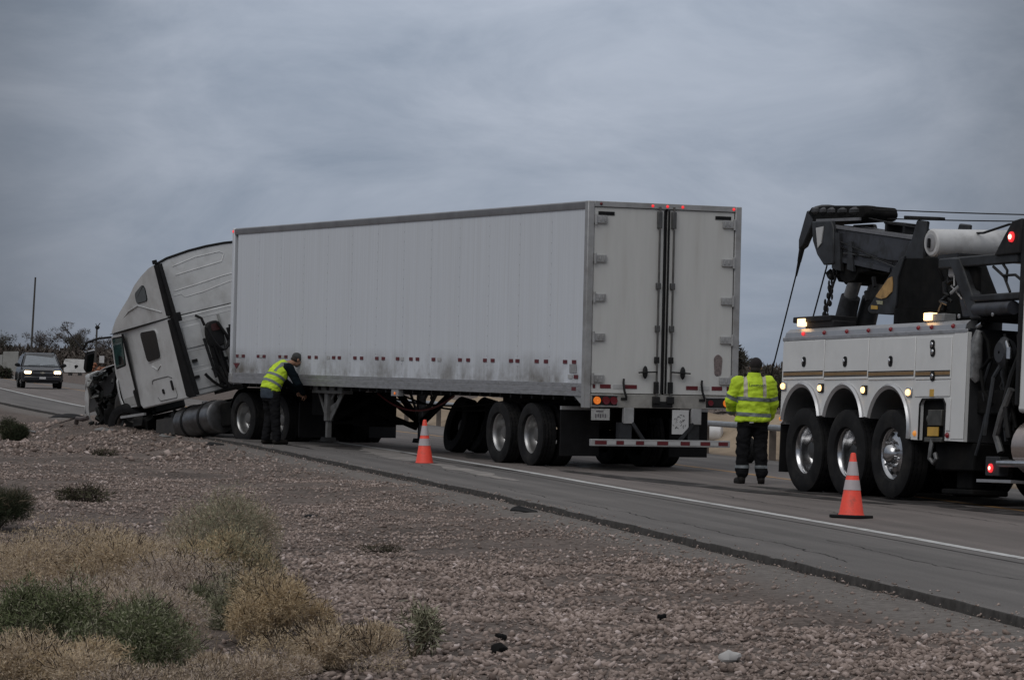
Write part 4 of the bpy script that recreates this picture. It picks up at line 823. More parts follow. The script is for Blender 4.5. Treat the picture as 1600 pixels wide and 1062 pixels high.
# mirror, arm and antenna
MB().tube([(2.92, 1.12, 2.60), (3.25, 1.26, 2.64), (3.6, 1.36, 2.62), (3.86, 1.38, 2.50)], .022, 8).build('mirror_arm', BPLAST, tt, M=CB)
b = MB(); b.prism(rpoly([(-.08, -.25), (.08, -.25), (.09, .25), (-.09, .25)], .06), 0, -.06, .06); mr_ = b.build('mirror', BPLAST, tt, M=CB @ T((3.74, 1.36, 2.24)) @ Matrix.Rotation(rad(-44), 4, 'Y'), bevel=.02)
MB().prism(rpoly([(-.06, -.22), (.06, -.22), (.065, .21), (-.065, .21)], .04), 0, -.068, -.061).build('mirror_glass', mat('mirror_dark', (.012, .018, .018), .12, var=.3, spec=.3), mr_)
b = MB(); b.tube([(.05, -.09, .24), (0, -.10, .265), (0, .09, .27), (.05, .095, .24)], .018, 6); b.build('mirror_rim', CHROME, mr_)
MB().tube([(3.84, 1.38, 2.5), (4.02, 1.44, 2.78), (4.28, 1.5, 3.12)], [.022, .016, .008], 6).build('antenna', BLACK, tt, M=CB)
# ------------------------------------------------------------------ heavy tow truck (x forward, y left; its right side faces the camera)
WKM = Matrix(((.3608, .9322, .0272, 5.3912), (-.9324, .3599, .0337, 47.019), (.0216, -.0375, .9991, 0), (0, 0, 0, 1)))
wk = thing('tow_truck', 'white heavy recovery truck with a dark grey boom and three rear axles, lamps lit', 'tow truck', WKM)
wkx = wk
GND = WKM.inverted() @ frame((5.3912, 47.019, 0), 201.157)      # the wheels stand square on the road
ys = -1.18
def arc(cx, cz, r, a0, a1, n=14): return [(cx+r*math.cos(rad(a0+(a1-a0)*i/n)), cz+r*math.sin(rad(a0+(a1-a0)*i/n))) for i in range(n+1)]
ARC = ((-1.25, .845), (0.0, .825), (1.29, .80)); AR = .565
P = [(-1.92, .88)]+[(x, z) for x, z in arc(ARC[0][0], ARC[0][1], AR, 172, 16) if x > -1.88]+[(-.62, .985)]+arc(ARC[1][0], ARC[1][1], AR, 164, 16)+[(.66, .965)]+arc(ARC[2][0], ARC[2][1], AR, 163, 0)+[(1.88, .69), (2.09, .685), (2.09, 1.14), (2.14, 1.19), (2.70, 1.19), (2.76, 1.14), (2.76, .68), (3.25, .67), (3.25, 2.0), (-1.92, 2.05)]
MB().prism(P, 1, ys, ys+.05).build('side_panel', WRECK_WHITE, wk, 25)
MB().prism([(x, z) for x, z in P], 1, 1.13, 1.18).build('side_panel', WRECK_WHITE, wk, 25)
MB().box(3.19, 3.25, -1.13, 1.13, .67, 2.0).build('bulkhead', mat('dark_bulkhead', (.03, .03, .032), .5, var=.3), wk)
MB().box(-1.92, -1.86, -1.13, 1.13, .88, 2.05).build('rear_panel', WRECK_WHITE, wk)
MB().box(-1.86, 3.19, -1.12, 1.12, 1.98, 2.05).build('deck', DGREY, wk)
for k, (a_, b_, z0, z1) in enumerate(((-1.865, -.645, 1.47, 1.985), (-.625, .635, 1.455, 1.975), (.655, 1.92, 1.44, 1.965), (1.945, 2.87, 1.43, 1.955))):
    dr = MB().box(a_, b_, ys-.014, ys-.001, z0, z1).build('locker_door', WRECK_WHITE, wk, bevel=.008)
    MB().box(a_+.012, b_-.012, ys-.018, ys-.0135, z0+.055-.0*k, z0+.095).build('gold_stripe', GOLD, dr)
    for e_ in (z0+.045, z0+.105): MB().box(a_+.012, b_-.012, ys-.0185, ys-.0135, e_-.006, e_+.006).build('stripe_edge', BPLAST, dr)
    if k == 3: continue
    xl = (a_+b_)/2-(.02 if k else -.02); b = MB(); b.prism(rpoly([(xl-.055, z0+.165), (xl+.055, z0+.165), (xl+.055, z0+.30), (xl-.055, z0+.30)], .05), 1, ys-.022, ys-.012); lk = b.build('latch', BPLAST, dr)
    MB().tube([(xl-.02, ys-.03, z0+.26), (xl+.01, ys-.034, z0+.235), (xl-.01, ys-.03, z0+.205)], .016, 8).build('latch_paddle', CHROME, lk)
for x, z in ((2.38, 1.86), (2.40, 1.77), (2.42, 1.47)):
    lk = MB().prism(rpoly([(x-.055, z-.06), (x+.055, z-.06), (x+.055, z+.06), (x-.055, z+.06)], .05), 1, ys-.026, ys-.012).build('latch', BPLAST, wk); MB().ell((x, ys-.03, z), (.03, .012, .035), 10, 6).build('latch_paddle', CHROME, lk)
MB().box(1.945, 2.87, ys-.012, ys-.001, 1.22, 1.42).build('locker_door', WRECK_WHITE, wk, bevel=.006)
MB().box(2.80, 2.90, ys-.012, ys-.001, .80, 1.20).build('locker_door', WRECK_WHITE, wk, bevel=.006)
MB().box(2.92, 3.255, ys-.008, ys+.0, .70, 2.0).build('corner_panel', WRECK_WHITE, wk, bevel=.02)
b = MB(); b.box(2.08, 2.77, ys+.06, ys+.5, .66, 1.22); b.build('winch_recess', DARK, wk)
b = MB(); b.tube([(2.09, ys-.004, .69), (2.09, ys-.004, 1.13), (2.15, ys-.004, 1.19), (2.70, ys-.004, 1.19), (2.76, ys-.004, 1.13), (2.76, ys-.004, .69)], .012, 6); b.build('recess_trim', BPLAST, wk)
b = MB(); b.box(2.3, 2.66, ys+.0, ys+.3, .86, 1.06); b.box(2.25, 2.7, ys-.01, ys+.2, .66, .72); b.cyl((2.2, ys+.1, .95), (2.72, ys+.1, .95), .07, n=12); b.build('side_winch', mat('worn_winch', (.09, .088, .08), .5, .5, var=.4, dirt=(.02, .02, .02), damt=.6), wk, bevel=.01)
MB().box(2.34, 2.62, ys-.016, ys-.004, .735, .845).build('yellow_label', YELLOW_DECAL, wk)
MB().box(2.36, 2.46, ys-.02, ys-.004, 1.22, 1.31).build('yellow_label', YELLOW_DECAL, wk)
b = MB(); b.tube([(2.42, ys+.02, .70), (2.46, ys-.02, .58), (2.44, ys-.02, .46), (2.52, ys, .40), (2.58, ys, .46), (2.54, ys, .52)], .03, 8); b.build('tow_hook', mat('hook_steel', (.12, .12, .12), .5, .5, var=.3), wk)
# bright fender rings
for cx, cz in ARC:
    a0, a1 = (171, 14) if cx < 0 else ((164, 14) if cx < 1 else (163, -10)); R_ = []
    for x, z in arc(cx, cz, 1, a0, a1, 22):
        v_ = Vector((x-cx, 0, z-cz)); c_ = Vector((cx, 0, cz)); R_.append([c_+v_*(AR-.045)+Vector((0, ys-.03, 0)), c_+v_*(AR+.0)+Vector((0, ys-.055, 0)), c_+v_*(AR+.025)+Vector((0, ys-.03, 0)), c_+v_*(AR+.02)+Vector((0, ys, 0)), c_+v_*(AR-.03)+Vector((0, ys+.45, 0)), c_+v_*(AR-.05)+Vector((0, ys+.45, 0))])
    b = MB(); b.ring(R_); b.build('fender', mat('satin_fender', (.55, .55, .56), .28, .85, var=.08), wk, 50)
# top rail and lamps
b = MB(); b.prism([(ys-.006, 2.03), (ys+.012, 2.10), (ys+.07, 2.15), (ys+.16, 2.15), (ys+.16, 2.04)], 0, -1.88, 3.18)
b.build('top_rail', mat('satin_rail', (.42, .42, .43), .38, .8, var=.1, scale=3), wk, 20)
MB().box(-1.93, 3.25, ys-.012, ys+.01, 1.99, 2.035).build('rail_trim', ALU, wk, bevel=.005)
for x in (-1.33, -.70, -.04, .58, 1.2, 1.95, 2.30, 2.86): lampball('marker_lamp', REDLIT if x in (-1.33,) else mat('red_lens_bright', (.16, .012, .018), .2, emis=(1, .06, .08), estr=.03), wk, (x, ys+.006, 2.078), .030, (0, -1, .1), .9)
for x, z in ((-1.83, 1.385), (-.70, 1.35), (.56, 1.315), (1.80, 1.275)):
    o = MB().box(x-.075, x+.075, ys-.02, ys, z-.06, z+.06).build('lamp_base', BPLAST if x > -1 and x < 1 else CHROME, wk, bevel=.01); lampball('lamp', AMBCORE, o, (x-.01, ys-.02, z), .042, (0, -1, 0))
lampball('marker_lamp', AMBDIM, wk, (1.99, ys-.004, .765), .035, (0, -1, 0)); lampball('marker_lamp', mat('red_lens_bright', (.3, .02, .04)), wk, (2.86, ys-.012, .745), .035, (0, -1, 0)); lampball('marker_lamp', AMBDIM, wk, (-1.89, ys-.004, .95), .03, (0, -1, 0))
# work lamps on the rail
b = MB(); b.box(-1.80, -.66, -1.12, -.72, 2.235, 2.315); b.box(-1.45, -.62, -1.1, -.75, 2.15, 2.25); lb = b.build('lamp_shelf', BLACK, wk, bevel=.015)
MB().box(-1.60, -1.40, -1.15, -1.06, 2.185, 2.285).build('work_lamp', WARMLIT, lb, bevel=.01)
b = MB(); b.box(1.96, 2.5, -1.12, -.95, 2.15, 2.25); lb = b.build('lamp_shelf', mat('lamp_shelf_grey', (.2, .2, .2), .5), wk, bevel=.01)
MB().box(2.02, 2.20, -1.155, -1.05, 2.17, 2.265).build('work_lamp', WARMLIT, lb, bevel=.01)
# wheels
for x in (-1.25, 0.0):
    for y, fl in ((-.995, True), (-.64, False), (.995, False), (.64, True)):
        wheel(wk, TY_W, RIM_W if abs(y) > .8 else None, HUB_W if abs(y) > .8 else None, (0, 0, 0)).matrix_local = GND @ T((x, y, .555)) @ (RZ(180) if fl else Matrix())
    MB().cyl((x, -.9, .555), (x, .9, .555), .10, n=12).build('axle', DARK, wk, M=GND)
for y, fl in ((-1.005, True), (1.005, False)):
    t_ = wheel(wk, TY_W, RIM_S, HUB_S, (0, 0, 0), extra=HOLES); t_.matrix_local = GND @ T((1.29, y, .58)) @ (RZ(180) if fl else Matrix()) @ Matrix.Rotation(rad(17), 4, 'Y')
    t_ = wheel(wk, TY_W, RIM_S, HUB_S, (0, 0, 0)); t_.matrix_local = GND @ T((7.4, y, .555)) @ (RZ(180) if fl else Matrix())
MB().cyl((1.29, -.9, .58), (1.29, .9, .58), .09, n=12).build('axle', DARK, wk, M=GND)
for y in (-.43, .43): MB().box(-2.0, 8.3, y-.05, y+.05, .72, 1.05).build('frame_rail', DARK, wk)
MB().box(-1.94, -1.92, -1.16, -.50, .24, .90).build('mud_flap', BPLAST, wk); MB().box(-1.94, -1.92, .50, 1.16, .24, .90).build('mud_flap', BPLAST, wk)
b = MB(); b.box(2.3, 3.3, -1.05, -.5, .32, .66); b.box(2.6, 3.0, -.9, -.6, .10, .35); b.box(2.4, 3.2, -1.0, -.5, .03, .10); b.build('outrigger_leg', DARK, wk, bevel=.02)
MB().box(2.2, 4.4, .3, 1.05, .3, .9).build('under_tank', DARK, wk, bevel=.05)
# underlift folded at the back
b = MB(); b.box(-2.4, -1.9, -.18, .18, .38, .72); b.build('underlift', DARK, wk, bevel=.02); b = MB(); b.box(-2.5, -2.3, -.75, .75, .34, .56); b.build('crossbar', BLACK, wk, bevel=.02)
# boom
hb = .28
MB().prism([(-2.55, 3.64), (-.04, 3.35), (.8, 3.25), (.8, 2.80), (-.64, 2.93), (-1.15, 2.99), (-2.61, 3.20)], 1, -hb, hb).build('boom', BOOMGREY, wk, bevel=.03)
MB().prism([(-2.45, 3.66), (1.0, 3.27), (1.0, 3.22), (-2.45, 3.61)], 1, -hb-.02, hb+.02).build('boom_flange', mat('boom_light', (.19, .19, .20), .45, .3, var=.2, dirt=(.06, .06, .06), damt=.6), wk)
MB().prism([(-2.50, 3.25), (-.62, 2.99), (-.64, 2.93), (-2.50, 3.18)], 1, -hb-.02, hb+.02).build('boom_flange', BOOMGREY, wk)
b = MB(); b.prism([(-2.95, 3.72), (-2.35, 3.70), (-2.28, 3.60), (-2.22, 3.10), (-2.52, 3.10), (-2.74, 3.25), (-2.9, 3.45)], 1, -hb-.07, -hb); b.prism([(-2.95, 3.72), (-2.35, 3.70), (-2.28, 3.60), (-2.22, 3.10), (-2.52, 3.10), (-2.74, 3.25), (-2.9, 3.45)], 1, hb, hb+.07); b.build('boom_head', DGREY, wk, bevel=.015)
MB().prism([(-2.78, 3.62), (-2.55, 3.63), (-2.60, 3.40), (-2.70, 3.34)], 1, -hb-.085, -hb-.071).build('head_plate', PAPER, wk)
b = MB(); b.lathe([(-.24, .05), (-.24, .21), (-.19, .16), (.19, .16), (.24, .21), (.24, .05)], (-2.68, 0, 3.48), (0, 1, 0), 24, True); b.build('sheave', DARK, wk)
top = mat('boom_top', (.06, .06, .064), .5, .1, var=.6, scale=6, dirt=(.012, .012, .012), damt=.85, dlo=.42, dhi=.6, spec=.3)
MB().prism([(-3.10, 3.72), (-1.58, 3.69), (-1.5, 3.76), (-1.56, 3.87), (-2.6, 3.93), (-3.2, 3.94), (-3.34, 3.86)], 1, -.25, .25).build('sheave_cover', DARK, wk, bevel=.03)
for k, (q_, a_, h_) in enumerate(((-3.05, .17, .075), (-2.8, .15, .06), (-2.55, .19, .07), (-2.22, .24, .062), (-1.86, .26, .07))): MB().ell((q_, -.05, 3.882-.018*k), (a_, .26, h_+.022), 14, 7).build('cover_roll', top, wk)
MB().bar((-2.95, -.27, 3.735), (-1.62, -.27, 3.69), .03, .04).build('cover_rail', MATS['boom_light'], wk)
for y in (-.2, .2): MB().prism([(-3.34, 3.9), (-3.05, 3.86), (-3.16, 3.68), (-3.42, 3.40), (-3.55, 3.36), (-3.56, 3.50), (-3.42, 3.76)], 1, y-.05, y+.05).build('head_arm', DGREY, wk, bevel=.02)
b = MB(); rr_ = random.Random(3)
for q in range(34): b.box(-.05, .05, -.05, .05, -.06, .06, T((-2.65+rr_.random()*1.25, -.2+rr_.random()*.4, 3.10-rr_.random()*.16-.02*q/34)) @ Matrix.Rotation(rr_.random()*3, 4, Vector((1, rr_.random(), rr_.random())).normalized()))
tag_stuff(b.build('greasy_linkage', DARK, wk, bevel=.01))
b = MB(); b.prism([(-2.2, 3.16), (-1.35, 3.05), (-1.25, 2.97), (-1.62, 2.96), (-1.72, 2.86), (-2.02, 2.82), (-2.2, 2.92)], 1, -.26, .26); b.build('cylinder_bracket', DARK, wk, bevel=.02)
b = MB(); b.prism([(-2.35, 3.55), (-2.12, 3.52), (-2.02, 3.0), (-2.3, 3.05)], 1, -hb-.05, -hb); b.prism([(-1.85, 3.40), (-1.75, 3.38), (-1.66, 2.98), (-1.86, 3.02)], 1, -hb-.04, -hb); b.build('boom_strap', DGREY, wk)
for y in (-.16, .16):
    b = MB(); b.cyl((-1.86, y, 2.95), (-2.06, y, 2.62), .095, n=16); b.build('lift_rod', mat('rod_grey', (.20, .20, .20), .4, .5, var=.3), wk)
    b = MB(); b.cyl((-2.02, y, 2.66), (-2.28, y, 2.1), .135, .15, n=16); b.build('lift_cylinder', DGREY, wk)
# a few hydraulic hoses along the boom side
rr_ = random.Random(31)
for q in range(3):
    P = [(-2.2+.1*q, -hb-.03, 3.42-.09*q)]
    for _ in range(5): P.append((P[-1][0]+.30+.08*rr_.random(), -hb-.03-.02*rr_.random(), P[-1][2]-.045+rr_.uniform(-.05, .03)))
    MB().tube(P, .010, 6).build('boom_hose', [BLACK, DARK, DGREY][q % 3], wk)
for q in range(9):
    P = [(1.9+rr_.random()*1.4, -.95-.1*rr_.random(), 2.3+rr_.random()*.6)]
    for _ in range(5): P.append((P[-1][0]+rr_.uniform(-.16, .2), P[-1][1]+rr_.uniform(-.03, .03), max(2.12, P[-1][2]+rr_.uniform(-.2, .10))))
    MB().tube(P, .012+.014*rr_.random(), 6).build('deck_hose', [BLACK, DARK, GALV, DGREY][q % 4], wk)
# wire ropes
def rope(name, pts, r=.012, m=BLACK): return MB().tube(pts, r, 6).build(name, m, wk)
rope('winch_rope', [(-3.50, -.2, 3.40)]+[tuple(WKM.inverted() @ Vector(p)) for p in ((3.75, 52.3, 1.45), (3.72, 53.0, .55))], .011)
b = MB(); b.cyl((-3.52, -.2, 3.42), (-3.60, -.2, 3.20), .045, .03, 8); b.cyl((-3.60, -.2, 3.20), (-3.68, -.2, 3.0), .026, .015, 8); b.build('rope_socket', BLACK, wk)
rope('winch_rope', [(-2.55, -.28, 3.10), (-2.87, -.3, 2.40), (-2.95, -.3, 2.15)], .011)
for k, (x, z) in enumerate(((-2.40, 3.05), (-2.28, 3.0), (-2.34, 3.02))):
    P = [(x-.03*i+.03*math.sin(i*1.7+k), -.24-.03*k, z-.085*i) for i in range(10)]; b = MB()
    for i, p in enumerate(P): b.ell(p, (.020+.016*((i+k) % 3 == 0), .015, .045), 8, 5, Matrix.Rotation(i*1.57, 3, 'Z'))
    b.build('chain', BLACK, wk)
MB().tube([(-2.30, -.26, 2.95), (-2.52, -.28, 2.5), (-2.66, -.28, 2.2)], .018, 6).build('chain_tail', BLACK, wk)
for a_, b_, y in (((-1.6, 3.83), (4.4, 3.42), -.14), ((-1.6, 3.72), (4.4, 3.37), .1), ((-1.5, 3.70), (.9, 3.38), -.2)): rope('top_rope', sag((a_[0], y, a_[1]), (b_[0], y, b_[1]), .012, 8), .009)
MB().tube([(1.0, -.3, 3.35), (2.0, -.35, 3.32), (2.6, -.32, 3.40), (3.4, -.3, 3.36), (4.2, -.3, 3.38)], .016, 6).build('loose_hose', BLACK, wk)
b = MB(); b.bar((-1.15, 0, 3.63), (-.50, 0, 3.56), .3, .035); b.box(-1.12, -1.06, -.15, .15, 3.5, 3.62); b.box(-.6, -.54, -.15, .15, 3.42, 3.57); b.build('rope_guide', BLACK, wk)
# mast with crossbar, turret plates
MB().prism([(.15, 3.58), (.43, 3.55), (.38, 3.28), (.40, 3.05), (-.20, 3.08), (.02, 3.33)], 1, -.34, -.281).build('mast', DGREY, wk, bevel=.02)
MB().prism([(.15, 3.58), (.43, 3.55), (.38, 3.28), (.40, 3.05), (-.20, 3.08), (.02, 3.33)], 1, .281, .34).build('mast', DGREY, wk, bevel=.02)
MB().bar((-.20, -.3, 3.635), (.78, -.3, 3.565), .10, .04).build('mast_crossbar', BLACK, wk, bevel=.01)
MB().prism([(-.10, 3.13), (-.22, 3.10), (-.48, 2.92), (-1.10, 2.47), (-1.10, 2.43), (-1.01, 2.39), (-.48, 2.36), (-.34, 2.36), (-.29, 2.47), (-.27, 2.85)], 1, -.36, -.29).build('turret_wing', DGREY, wk, bevel=.012)
MB().prism([(-.52, 2.84), (-.42, 2.86), (-.39, 2.76), (-.40, 2.66), (-.55, 2.59), (-.69, 2.575), (-.84, 2.60), (-.86, 2.62)], 1, -.372, -.361).build('warning_decal', TAN_DECAL, wk)
MB().prism([(-.98, 2.50), (-.80, 2.485), (-.80, 2.44), (-.98, 2.45)], 1, -.372, -.361).build('warning_decal', YELLOW_DECAL, wk); MB().prism([(-.84, 2.56), (-.66, 2.545), (-.66, 2.50), (-.80, 2.51)], 1, -.372, -.361).build('warning_decal', mat('pale_decal', (.34, .33, .22), .5, var=.4, scale=20), wk)
for x, z in ((-.98, 2.78), (-1.18, 2.60)): MB().bar((x, -.33, z-.03), (x-.05, -.33, z+.10), .04, .05).build('wing_pin', BLACK, wk)
MB().prism([(-.13, 3.12), (.82, 3.08), (.96, 2.9), (1.54, 2.24), (.4, 2.29), (-.36, 2.345), (-.30, 2.86)], 1, -.335, .335).build('turret', DARK, wk, bevel=.03)  # near-black turret: the shade under the cross tank is in its colour
b = MB(); b.cyl((.5, 0, 2.05), (.5, 0, 2.4), .7, n=28); b.build('turntable', DARK, wk)
# white cylinder across the deck, slanted frame and winch housing
b = MB(); b.lathe([(0, .02), (0, .155), (.02, .175), (1.25, .175), (1.27, .15), (1.27, .02)], (1.74, -.95, 3.165), (-.07, 1, .06), 28, True); wc = b.build('air_tank', mat('tank_white', (.55, .55, .55), .4, var=.08, dirt=(.25, .24, .23), damt=.5, dscale=4), wk)
MB().lathe([(-.006, .11), (-.012, .10), (-.012, .01)], (1.74, -.95, 3.165), (-.07, 1, .06), 20).build('tank_end', mat('tank_end_grey', (.30, .30, .31), .5, var=.2), wc)
MB().prism(rpoly([(1.71, 3.10), (1.76, 3.10), (1.76, 3.22), (1.71, 3.22)], .02), 1, -.985, -.962).build('tank_badge', BPLAST, wc)
MB().bar((2.2, -.95, 2.98), (2.2, .6, 3.0), .5, .05).build('tank_shelf', DGREY, wk)
MB().prism([(2.55, 2.93), (2.86, 2.92), (3.45, 2.16), (3.2, 2.16)], 1, -1.14, -1.0).build('slanted_frame', DGREY, wk, bevel=.02)
MB().prism([(2.40, 2.95), (2.52, 2.95), (2.95, 2.2), (2.75, 2.2)], 1, -1.0, -.9).build('slanted_frame', BOOMGREY, wk, bevel=.015)
MB().box(2.35, 2.55, -1.02, -.90, 2.70, 2.90).build('bracket_plate', PAPER, wk, bevel=.03)
MB().box(2.3, 4.3, -1.13, -1.05, 2.80, 2.93).build('rack_beam', DGREY, wk, bevel=.02)
MB().box(3.15, 4.4, -1.14, -1.02, 2.36, 2.45).build('rack_beam', DGREY, wk, bevel=.02)
MB().box(3.1, 4.4, -1.0, -.2, 2.14, 2.34).build('winch_housing', DARK, wk, bevel=.04); MB().cyl((3.3, -1.1, 2.27), (4.2, -1.1, 2.27), .085, n=14).build('winch_drum', BOOMGREY, wk)
MB().box(2.75, 3.18, -1.06, -.98, 2.44, 2.82).build('valve_bank', DARK, wk, bevel=.03)
for k, (p, q) in enumerate((((3.66, -1.1, 2.78), (4.1, -1.1, 2.46)), ((4.35, -1.1, 2.6), (3.95, -1.12, 2.66)), ((3.9, -1.1, 2.8), (4.0, -1.1, 2.58)))): MB().tube([p, ((p[0]+q[0])/2+.06, p[1], (p[2]+q[2])/2+.03), q], .018, 6).build('bent_hose', BLACK, wk)
for x in (2.95, 3.8): lampball('chrome_cap', ALU, wk, (x, -1.15, 2.2), .03, (0, -1, 0), .5)
# headache rack behind the cab
b = MB(); b.box(4.40, 4.50, -1.15, -1.02, 1.1, 3.22); b.box(4.40, 4.50, 1.02, 1.15, 1.1, 3.22); b.box(4.40, 4.50, -1.02, 1.02, 3.10, 3.22); b.build('headache_rack', BLACK, wk, bevel=.02)
b = MB(); b.prism([(3.78, 2.90), (4.02, 3.14), (4.2, 3.3), (4.42, 3.32), (4.42, 2.90)], 1, -1.17, -1.1); b.build('lamp_plate', BLACK, wk, bevel=.02); lampball('rack_lamp', REDLIT, wk, (4.22, -1.172, 3.105), .065, (0, -1, 0), .4); lampball('lamp_core', mat('red_lamp_core', (1, .4, .3), .3, emis=(1, .35, .25), estr=7), wk, (4.22, -1.198, 3.105), .03, (0, -1, 0), .4)
MB().box(4.28, 4.45, -1.0, 1.0, 3.32, 3.42).build('beacon_bar', mat('beacon_amber', (.30, .24, .10), .3, var=.2), wk, bevel=.02)
# gap between body and cab
b = MB(); b.tube([(3.36, -1.08, 2.02), (3.34, -1.1, 1.9), (3.35, -1.1, 1.45), (3.37, -1.08, 1.40)], [.05, .075, .075, .04], 14); b.build('filter_canister', mat('canister_grey', (.17, .17, .17), .4, .3, var=.6, scale=8), wk); MB().cyl((3.3, -1.08, 2.06), (3.42, -1.08, 2.1), .03, n=10).build('canister_cap', CHROME, wk)
b = MB(); b.lathe([(0, .03), (0, .15), (.08, .19), (.1, .19), (.16, .12), (.16, .02)], (4.0, -1.0, 1.74), (0, -1, 0), 22); b.build('hydraulic_pump', DGREY, wk)
b = MB(); b.tube([(4.1, -1.1, 1.86), (4.22, -1.14, 1.78), (4.22, -1.14, 1.66)], .035, 10); b.build('chrome_elbow', CHROME, wk)
rr_ = random.Random(5)
for q in range(11):
    x = 3.4+rr_.random()*.9; P = [(x, -.75-rr_.random()*.35, 2.0-rr_.random()*.3)]
    for _ in range(5): P.append((min(4.4, max(3.3, P[-1][0]+rr_.uniform(-.14, .16))), P[-1][1]+rr_.uniform(-.05, .05), P[-1][2]-rr_.uniform(.1, .3)))
    MB().tube(P, .02+.014*rr_.random(), 7).build('hydraulic_hose', [DARK, BLACK, DGREY][q % 3], wk)
MB().box(3.35, 4.3, -.55, .9, .6, 2.05).build('dark_gap_box', DARK, wk, bevel=.04)  # dark box added so the gap behind the cab stays dark
b = MB(); b.box(3.3, 3.9, -1.05, -.6, 1.0, 1.3); b.build('toolbox', DARK, wk, bevel=.03)
b = MB(); b.tube([(4.28, -1.12, 1.3), (4.1, -1.14, 1.0), (3.95, -1.12, .75), (4.05, -1.1, .55)], .045, 8); b.build('exhaust_flex', mat('flex_grey', (.16, .16, .16), .4, .6, var=.4), wk)
lb = MB().box(3.77, 4.11, -1.15, -1.02, .27, .50).build('side_lamp_box', DGREY, wk, bevel=.01); lampball('side_lamp', REDLIT, lb, (3.92, -1.152, .36), .055, (0, -1, 0), .4); lampball('lamp_core', MATS['red_lamp_core'], lb, (3.92, -1.172, .36), .022, (0, -1, 0), .4)
MB().box(3.66, 4.5, -1.2, -.8, .19, .225).build('step_plate', ALU, wk)
MB().box(4.14, 4.4, -1.16, -1.12, .38, .46).build('red_reflector', REDTAPE, wk)
# cab (mostly beyond the frame)
MB().prism([(4.44, 1.02), (6.6, .95), (6.75, 1.9), (6.35, 2.75), (4.44, 2.80)], 1, -1.13, 1.13).build('cab', WRECK_WHITE, wk, bevel=.05)
MB().prism([(6.6, .85), (8.7, .80), (8.75, 1.55), (6.75, 1.85)], 1, -.85, .85).build('hood', WRECK_WHITE, wk, bevel=.08)
MB().prism(rpoly([(5.5, 1.95), (6.55, 1.95), (6.25, 2.55), (5.5, 2.6)], .06), 1, -1.14, -1.12).build('cab_window', GLASS_D, wk); MB().prism(rpoly([(5.5, 1.95), (6.55, 1.95), (6.25, 2.55), (5.5, 2.6)], .06), 1, 1.12, 1.14).build('cab_window', GLASS_D, wk)
MB().prism([(6.72, 1.95), (6.38, 2.65), (6.36, 2.65), (6.70, 1.95)], 1, -1.0, 1.0).build('windscreen', GLASS_D, wk)
MB().box(8.72, 8.85, -1.15, 1.15, .35, .75).build('bumper', CHROME, wk, bevel=.03)
for s_ in (-1, 1): MB().prism(arc(7.4, .6, .78, 170, 10)+arc(7.4, .6, .62, 10, 170), 1, s_*1.12-.15, s_*1.12+.02).build('front_fender', WRECK_WHITE, wk, bevel=.02)
b = MB(); b.lathe([(0, .02), (0, .30), (.03, .335), (1.3, .335), (1.33, .3), (1.33, .02)], (4.50, -.90, .62), (1, 0, 0), 30, True); b.build('fuel_tank', mat('tan_reflection_chrome', (.50, .42, .38), .22, .8, var=.1), wk)  # tan-pink reflection is put into the chrome's colour
b = MB(); b.lathe([(0, .02), (0, .30), (.03, .335), (1.3, .335), (1.33, .3), (1.33, .02)], (4.50, .90, .62), (1, 0, 0), 30, True); b.build('fuel_tank', MATS['tan_reflection_chrome'], wk)
MB().tube([(4.2, -1.2, .42), (4.32, -1.22, .42), (5.8, -1.22, .42)], .045, 10).build('step_bar', CHROME, wk)

# ------------------------------------------------------------------ traffic cones
def cone_proto():
    o = thing('traffic_cone', '', 'cone', loc=(0, 0, 0), group='traffic cones on the shoulder')
    prof = [(.03, .150), (.05, .135), (.70, .028), (.71, .020), (.712, .001)]
    b = MB(); b.lathe(prof, (0, 0, 0), (0, 0, 1), 32); b.build('cone_body', ORANGE, o)
    def rz(z): return .135+(z-.05)*(.028-.135)/.65
    for z0, z1 in ((.305, .415), (.465, .615)):
        b = MB(); b.lathe([(z0, rz(z0)), (z0, rz(z0)+.003), (z1, rz(z1)+.003), (z1, rz(z1))], (0, 0, 0), (0, 0, 1), 32); b.build('reflective_collar', COLLAR, o)
    b = MB(); b.prism(rrect(-.19, .19, -.19, .19, .05), 2, .0, .035); b.build('base', BPLAST, o, bevel=.008); return o
c0 = cone_proto(); c0.location = (-1.333, 56.64, .0); c0.rotation_euler = (rad(1), rad(-1), .3)
c1 = c0.copy(); COL.objects.link(c1)
for ch in list(c0.children):
    q = ch.copy(); COL.objects.link(q); q.parent = c1
c1.location = (3.74, 39.31, 0); c1.rotation_euler = (0, rad(1.5), 1.0)
c0['label'] = 'orange cone with two pale collars standing beside the white trailer'; c1['label'] = 'orange cone with two pale collars in front of the tow truck wheels'

# ------------------------------------------------------------------ people
def solid(mb, voxel, name, smooth=2, wrinkle=0, wseed=0, wscale=7):
    """fuse overlapping closed pieces into one skin"""
    me = mb.mesh(name, 0); o = bpy.data.objects.new('tmp', me); COL.objects.link(o)
    m = o.modifiers.new('r', 'REMESH'); m.mode = 'VOXEL'; m.voxel_size = voxel
    if smooth:
        m2 = o.modifiers.new('s', 'SMOOTH'); m2.iterations = smooth*3; m2.factor = .5
    dg = bpy.context.evaluated_depsgraph_get(); me2 = bpy.data.meshes.new_from_object(o.evaluated_get(dg)); bpy.data.objects.remove(o)
    me2.name = name
    if wrinkle:
        for v in me2.vertices:
            p = v.co; q = Vector((p.x*wscale, p.y*wscale, p.z*wscale*1.7+wseed)); n = mn.noise(q)+.5*mn.noise(q*2.1)
            v.co = p+v.normal*(n*wrinkle)
    me2.polygons.foreach_set('use_smooth', [True]*len(me2.polygons)); me2.update(); return me2
